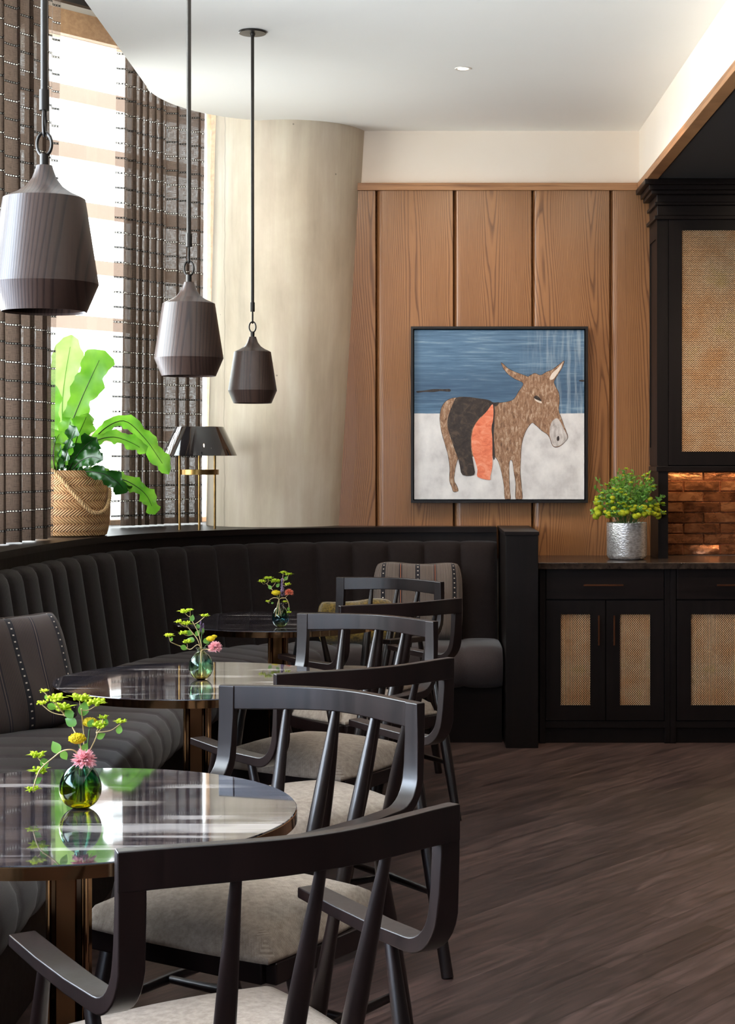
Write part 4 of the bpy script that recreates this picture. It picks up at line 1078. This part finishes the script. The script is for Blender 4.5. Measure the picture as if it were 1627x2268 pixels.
# ================================================================ VASES AND FLOWERS
def vase(x, y, R, H, mat, label):
    t = thing('bud_vase', label, 'vase', (x, y, 0.7430), 0, 'small glass bud vases on the tables')
    prof = []
    for k in range(18):
        a = -PI/2*0.80+(PI*0.80+0.25)*k/17
        r = R*math.cos(a)*(1-0.10*math.sin(a)); prof.append((max(r, 0.012), H*0.44+H*0.46*math.sin(a)/1.0))
    prof += [(0.0125, H*0.94), (0.0150, H*0.985), (0.0160, H)]
    z0 = prof[0][1]; prof = [(r, z-z0) for r, z in prof]; T = 0.0028
    inn = [(max(0.004, r-T), z) for r, z in prof]; inn[0] = (inn[0][0], T)
    full = [(0, 0)]+prof+inn[::-1]+[(0, T)]
    obj('glass_body', MB().lathe(full, 48), mat, t, smooth=60)
    return prof[-1][1]
VS = [((178-CX)/F*3.26, 3.26, 0.0415, 0.098, 'green_glass', 'round green and amber glass bud vase on the nearest table'),
      ((445-CX)/F*5.18, 5.18, 0.0390, 0.098, 'teal_glass', 'teal and orange glass bud vase on the middle table'),
      ((621-CX)/F*6.80, 6.80, 0.0360, 0.098, 'mixed_glass', 'multicoloured glass bud vase on the farthest table')]
def leafblade(mb, p, d, L, wd, nrmv):
    d = Vector(d).normalized(); n_ = Vector(nrmv); s = d.cross(n_).normalized(); n_ = s.cross(d)
    rows = 6; b = len(mb.v)
    for i in range(rows+1):
        f = i/rows; w0 = wd*math.sin(PI*(0.06+0.94*f)**0.8) if f < 1 else 0.0003
        c = Vector(p)+d*(L*f)+n_*(-L*0.25*f*f)
        mb.v += [tuple(c-s*w0+n_*w0*0.25), tuple(c), tuple(c+s*w0+n_*w0*0.25)]
    for i in range(rows):
        for k in range(2): a = b+i*3+k; mb.f.append((a, a+1, a+4, a+3))
def head(mb, c, r, kind, rg, up=(0, 0, 1)):
    c = Vector(c)
    if kind == 'bract':
        r *= 1.7
        for k in range(8):
            a = 2*PI*k/8+rg.random(); d = Vector((math.cos(a), math.sin(a)*0.9, 0.35+rg.random()*0.4)); leafblade(mb, c, d, r*(0.8+0.4*rg.random()), r*0.34, (0, 0, 1))
        for k in range(26):
            q = c+Vector((rg.uniform(-.55, .55), rg.uniform(-.55, .55), rg.uniform(0.05, 0.5)))*r; mb.ellipsoid(q, r*0.13, r*0.13, r*0.12, 5, 4)
    elif kind == 'button':
        mb.ellipsoid(c, r, r, r*0.62, 14, 8)
        for k in range(90):
            z_ = rg.uniform(-0.3, 1); a = rg.uniform(0, 2*PI); q = math.sqrt(max(0, 1-z_*z_)); mb.ellipsoid(c+Vector((q*math.cos(a)*r, q*math.sin(a)*r, z_*r*0.62)), r*0.12, r*0.12, r*0.10, 5, 3)
    elif kind == 'frilly':
        for k in range(260):
            a = rg.uniform(0, 2*PI); e = rg.uniform(-0.4, 1.3); d = Vector((math.cos(a)*math.cos(e), math.sin(a)*math.cos(e), math.sin(e)))
            leafblade(mb, c+d*(r*0.45), d, r*rg.uniform(0.32, 0.6), r*0.10, (rg.uniform(-1, 1), rg.uniform(-1, 1), 1))
    elif kind == 'spike':
        for k in range(60):
            f = k/60; a = rg.uniform(0, 2*PI); q = c+Vector((0.25*r*math.cos(a)*(1-f*0.6), 0.25*r*math.sin(a)*(1-f*0.6), f*2.6*r))
            mb.ellipsoid(q, r*0.13, r*0.13, r*0.2, 5, 4)
KM = {'bract': 'lime_bract', 'button': 'yellow_petal', 'frilly': 'pink_petal', 'peach': 'peach_petal', 'spike': 'lavender_petal'}
def stem(name, label, D, mouth, ctrl, heads, leaves, group, stemmat='stem_pale', catg='flower', seed=1):
    """ctrl: main stem points in photo px at depth D; heads: (px,py,r_m,kind); leaves: (px,py,angle,len)"""
    rg = random.Random(seed); s0 = W(mouth[0], mouth[1], D)
    t = thing(name, label, catg, (s0.x, s0.y, s0.z-0.07), 0, group)
    base = Vector((s0.x, s0.y, s0.z-0.07))
    def R_(px, py, j=0.0): return W(px, py, D+j)-base
    jit = [rg.uniform(-0.02, 0.02) for _ in range(12)]
    main = [Vector((rg.uniform(-0.012, 0.012), rg.uniform(-0.012, 0.012), -0.0+0.004)), Vector((rg.uniform(-0.004, 0.004), rg.uniform(-0.004, 0.004), 0.07))]+[R_(x, y, jit[i]) for i, (x, y) in enumerate(ctrl)]
    mp = cat(main, 7); sm = MB().tube(mp, 0.0014, 6)
    nh = []
    for i, (x, y, r, kd) in enumerate(heads):
        p = R_(x, y, rg.uniform(-0.015, 0.015)); a = min(mp[10:], key=lambda q: (q-p).length+max(0, q.z-p.z)*1.5) if len(mp) > 10 else mp[-1]
        if (a-p).length > 0.004: sm.tube(cat([a, a.lerp(p, 0.5)+Vector((rg.uniform(-0.004, 0.004), 0, -0.005)), p], 5), 0.0010, 6)
        nh.append((p, r, kd))
    obj('stem', sm, stemmat, t, smooth=True)
    for p, r, kd in nh:
        mb = MB(); k2 = 'frilly' if kd == 'peach' else kd; head(mb, p, r, k2, rg); obj('flower_head', mb, KM[kd], t, smooth=50)
    for x, y, ang, L in leaves:
        mb = MB(); d = Vector((math.cos(math.radians(ang)), 0.2, math.sin(math.radians(ang)))); leafblade(mb, R_(x, y), d, L, L*0.36, (0.2, -1, 0.3)); obj('leaf', mb, 'sprig_leaf', t, smooth=True)
vinfo = []
for x, y, R, H, m, lb in VS: vinfo.append(vase(x, y, R, H, m, lb))
b_ = 0.016; G1 = 'flower stems in the nearest vase'; G2 = 'flower stems in the middle vase'; G3 = 'flower stems in the farthest vase'
mo = (180, 1700)
stem('flower_sprig', 'lime green sprig arching up left from the nearest vase', 3.26, mo, [(178, 1650), (160, 1610), (148, 1585)], [(98, 1533, 0.007, 'bract'), (92, 1560, 0.008, 'bract'), (121, 1552, 0.014, 'bract'), (138, 1574, 0.016, 'bract')], [(105, 1562, -20, 0.020), (160, 1590, 130, 0.025), (100, 1540, -60, 0.012)], G1, seed=1)
stem('flower_sprig', 'upright lime green sprig in the middle of the nearest vase', 3.26, mo, [(186, 1640), (183, 1600), (180, 1570)], [(176, 1552, 0.016, 'bract'), (214, 1562, 0.015, 'bract')], [(182, 1585, 80, 0.030), (168, 1606, 150, 0.028), (196, 1610, 60, 0.018)], G1, seed=2)
stem('flower_sprig', 'lime green sprig leaning right from the nearest vase', 3.26, mo, [(200, 1660), (212, 1635), (216, 1622)], [(268, 1602, 0.009, 'bract'), (228, 1592, 0.008, 'bract'), (218, 1612, 0.015, 'bract')], [(262, 1625, 80, 0.018), (232, 1608, 80, 0.016), (215, 1635, 30, 0.018)], G1, seed=3)
stem('flower_sprig', 'lime green sprig drooping low on the left side of the nearest vase', 3.26, mo, [(168, 1665), (142, 1662), (118, 1678), (88, 1706), (74, 1745)], [(82, 1676, 0.012, 'bract'), (84, 1712, 0.014, 'bract'), (72, 1752, 0.010, 'bract')], [(130, 1668, 120, 0.028), (136, 1664, -60, 0.022), (94, 1680, -70, 0.024), (76, 1735, 40, 0.018)], G1, seed=4)
stem('yellow_flower', 'yellow button flower low in the nearest vase', 3.26, mo, [(180, 1670), (174, 1645)], [(171, 1636, 0.0165, 'button')], [(182, 1665, 60, 0.020)], G1, 'stem_green', seed=5)
stem('yellow_flower', 'yellow button flower half hidden among sprigs in the nearest vase', 3.29, mo, [(192, 1660), (198, 1615)], [(199, 1600, 0.0145, 'button')], [], G1, 'stem_green', seed=6)
stem('pink_flower', 'dusty pink frilly flower at the rim of the nearest vase', 3.23, mo, [(186, 1692)], [(186, 1686, 0.026, 'frilly')], [], G1, 'stem_green', seed=7)
mo = (446, 1446)
stem('flower_sprig', 'tall lime green sprig at the top of the middle vase', 5.18, mo, [(440, 1405), (428, 1380), (420, 1365)], [(408, 1357, 0.013, 'bract'), (421, 1353, 0.008, 'bract'), (453, 1366, 0.010, 'bract')], [(424, 1376, 80, 0.022), (440, 1392, 110, 0.018)], G2, seed=11)
stem('flower_sprig', 'lime green sprig on the left of the middle vase', 5.18, mo, [(438, 1418), (425, 1400), (415, 1388)], [(396, 1379, 0.010, 'bract'), (412, 1384, 0.013, 'bract'), (407, 1405, 0.012, 'bract')], [(412, 1400, -20, 0.025), (434, 1408, 60, 0.022)], G2, seed=12)
stem('flower_sprig', 'lime green sprig curving far left from the middle vase', 5.18, mo, [(438, 1428), (422, 1438), (410, 1434), (396, 1430), (382, 1424)], [(374, 1410, 0.011, 'bract'), (414, 1424, 0.012, 'bract')], [(400, 1432, -20, 0.024), (378, 1420, 70, 0.014), (430, 1420, 160, 0.026)], G2, seed=13)
stem('yellow_flower', 'yellow button flower beside the pink bloom in the middle vase', 5.2, mo, [(455, 1430)], [(466, 1415, 0.0135, 'button'), (474, 1410, 0.009, 'button')], [(450, 1422, 20, 0.026)], G2, 'stem_green', seed=14)
stem('pink_flower', 'bright pink frilly flower on the right of the middle vase', 5.15, mo, [(456, 1438), (466, 1440)], [(476, 1436, 0.024, 'frilly')], [], G2, seed=15)
stem('lavender_sprig', 'pale lavender sprig in the middle vase', 5.2, mo, [(446, 1420), (447, 1400)], [(444, 1399, 0.013, 'spike'), (450, 1401, 0.011, 'spike')], [(446, 1402, 70, 0.018)], G2, 'stem_green', seed=16)
mo = (616, 1330)
stem('flower_sprig', 'lime green sprig leaning left from the farthest vase', 6.8, mo, [(608, 1312), (596, 1300), (590, 1292)], [(580, 1290, 0.012, 'bract'), (594, 1283, 0.014, 'bract'), (610, 1290, 0.017, 'bract')], [(600, 1305, 120, 0.022), (612, 1300, 50, 0.020)], G3, seed=21)
stem('flower_sprig', 'tall lime green sprig standing highest in the farthest vase', 6.8, mo, [(624, 1300), (629, 1285)], [(627, 1270, 0.011, 'bract'), (639, 1274, 0.012, 'bract'), (637, 1296, 0.012, 'bract')], [(630, 1285, 50, 0.022)], G3, seed=22)
stem('flower_sprig', 'thin lime sprig drooping on the right of the farthest vase', 6.76, mo, [(630, 1324), (638, 1334), (640, 1350)], [(640, 1358, 0.008, 'bract'), (631, 1334, 0.008, 'bract')], [(638, 1345, -80, 0.016)], G3, seed=23)
stem('flower_sprig', 'thin lime sprig drooping on the left of the farthest vase', 6.76, mo, [(608, 1324), (598, 1328), (594, 1334)], [(593, 1334, 0.009, 'bract')], [(600, 1336, 10, 0.012)], G3, seed=24)
stem('yellow_flower', 'bright yellow button flower in the farthest vase', 6.77, mo, [(613, 1320)], [(611, 1313, 0.0175, 'button')], [], G3, 'stem_green', seed=25)
stem('peach_flower', 'peach frilly flower on the right of the farthest vase', 6.77, mo, [(630, 1325)], [(640, 1314, 0.020, 'peach')], [], G3, seed=26)
stem('lavender_sprig', 'purple lavender spike in the farthest vase', 6.8, mo, [(622, 1318)], [(625, 1318, 0.026, 'spike')], [], G3, 'stem_green', seed=27)

# ================================================================ SILVER POT WITH YELLOW FLOWERS
PX, PYY, PZ = (1387.5-CX)/F*8.60, 8.60, 0.9155
pt = thing('silver_planter', 'hammered silver cylindrical pot on the stone worktop', 'pot', (PX, PYY, PZ))
obj('pot_body', MB().lathe([(0, 0), (0.082, 0), (0.096, 0.006), (0.104, 0.022), (0.105, 0.19), (0.102, 0.192), (0.100, 0.188), (0.099, 0.16), (0, 0.155)], 64), 'hammered_silver', pt, smooth=50)
bo = thing('yellow_flower_bouquet', 'dense bunch of yellow button flowers and small green leaves in the silver pot', 'flowers', (PX, PYY, PZ+0.156))
rg = random.Random(42); st = MB(); lf = MB()
heads_ = []
for k in range(95):
    a = rg.uniform(0, 2*PI); e = rg.uniform(0.12, 1.0); L = rg.uniform(0.20, 0.28)*(0.75+0.35*math.sin(e*1.5))
    tip = Vector((math.cos(a)*math.cos(e*1.45)*L*0.98, math.sin(a)*math.cos(e*1.45)*L*0.85, 0.035+math.sin(e*1.45)*L*0.92))
    r0 = Vector((math.cos(a)*0.05*rg.random(), math.sin(a)*0.05*rg.random(), 0.0))
    mid = r0.lerp(tip, 0.5)+Vector((0, 0, 0.035))
    P_ = cat([r0, mid, tip], 6); st.tube(P_, 0.0011, 5)
    for j in range(15):
        q = P_[min(12, 5+j % 8)]; d = Vector((rg.uniform(-1, 1), rg.uniform(-1, 1), rg.uniform(-0.3, 1))); leafblade(lf, q+d*0.006, d, rg.uniform(0.014, 0.026), 0.0052, (rg.uniform(-1, 1), -1, rg.uniform(-1, 1)))
    heads_.append((tip, e))
o = obj('stems', st, 'stem_green', bo, smooth=True); o['kind'] = 'stuff'
o = obj('foliage', lf, 'sprig_leaf', bo, smooth=True); o['kind'] = 'stuff'
for k in range(46):
    a = rg.uniform(-PI*1.05, PI*0.05); e = rg.uniform(0.0, 0.42)
    p = Vector((math.cos(a)*0.165*math.cos(e), math.sin(a)*0.14*math.cos(e), 0.055+0.13*math.sin(e)*1.6+rg.uniform(-0.015, 0.03)))
    mb = MB(); d = Matrix.Rotation(rg.uniform(-0.6, 0.6), 3, 'X') @ Matrix.Rotation(rg.uniform(-0.6, 0.6), 3, 'Y')
    r_ = rg.uniform(0.013, 0.019); mb.ellipsoid(p, r_, r_, r_*0.72, 12, 8, d)
    obj('button_flower', mb, 'olive_bloom', bo, smooth=True)
for k, (tip, e) in enumerate(heads_):
    if k % 2 == 0:
        mb = MB(); head(mb, tip, 0.0095, 'bract', rg); obj('bract_flower', mb, 'lime_bract' if k % 3 else 'olive_bloom', bo, smooth=50)
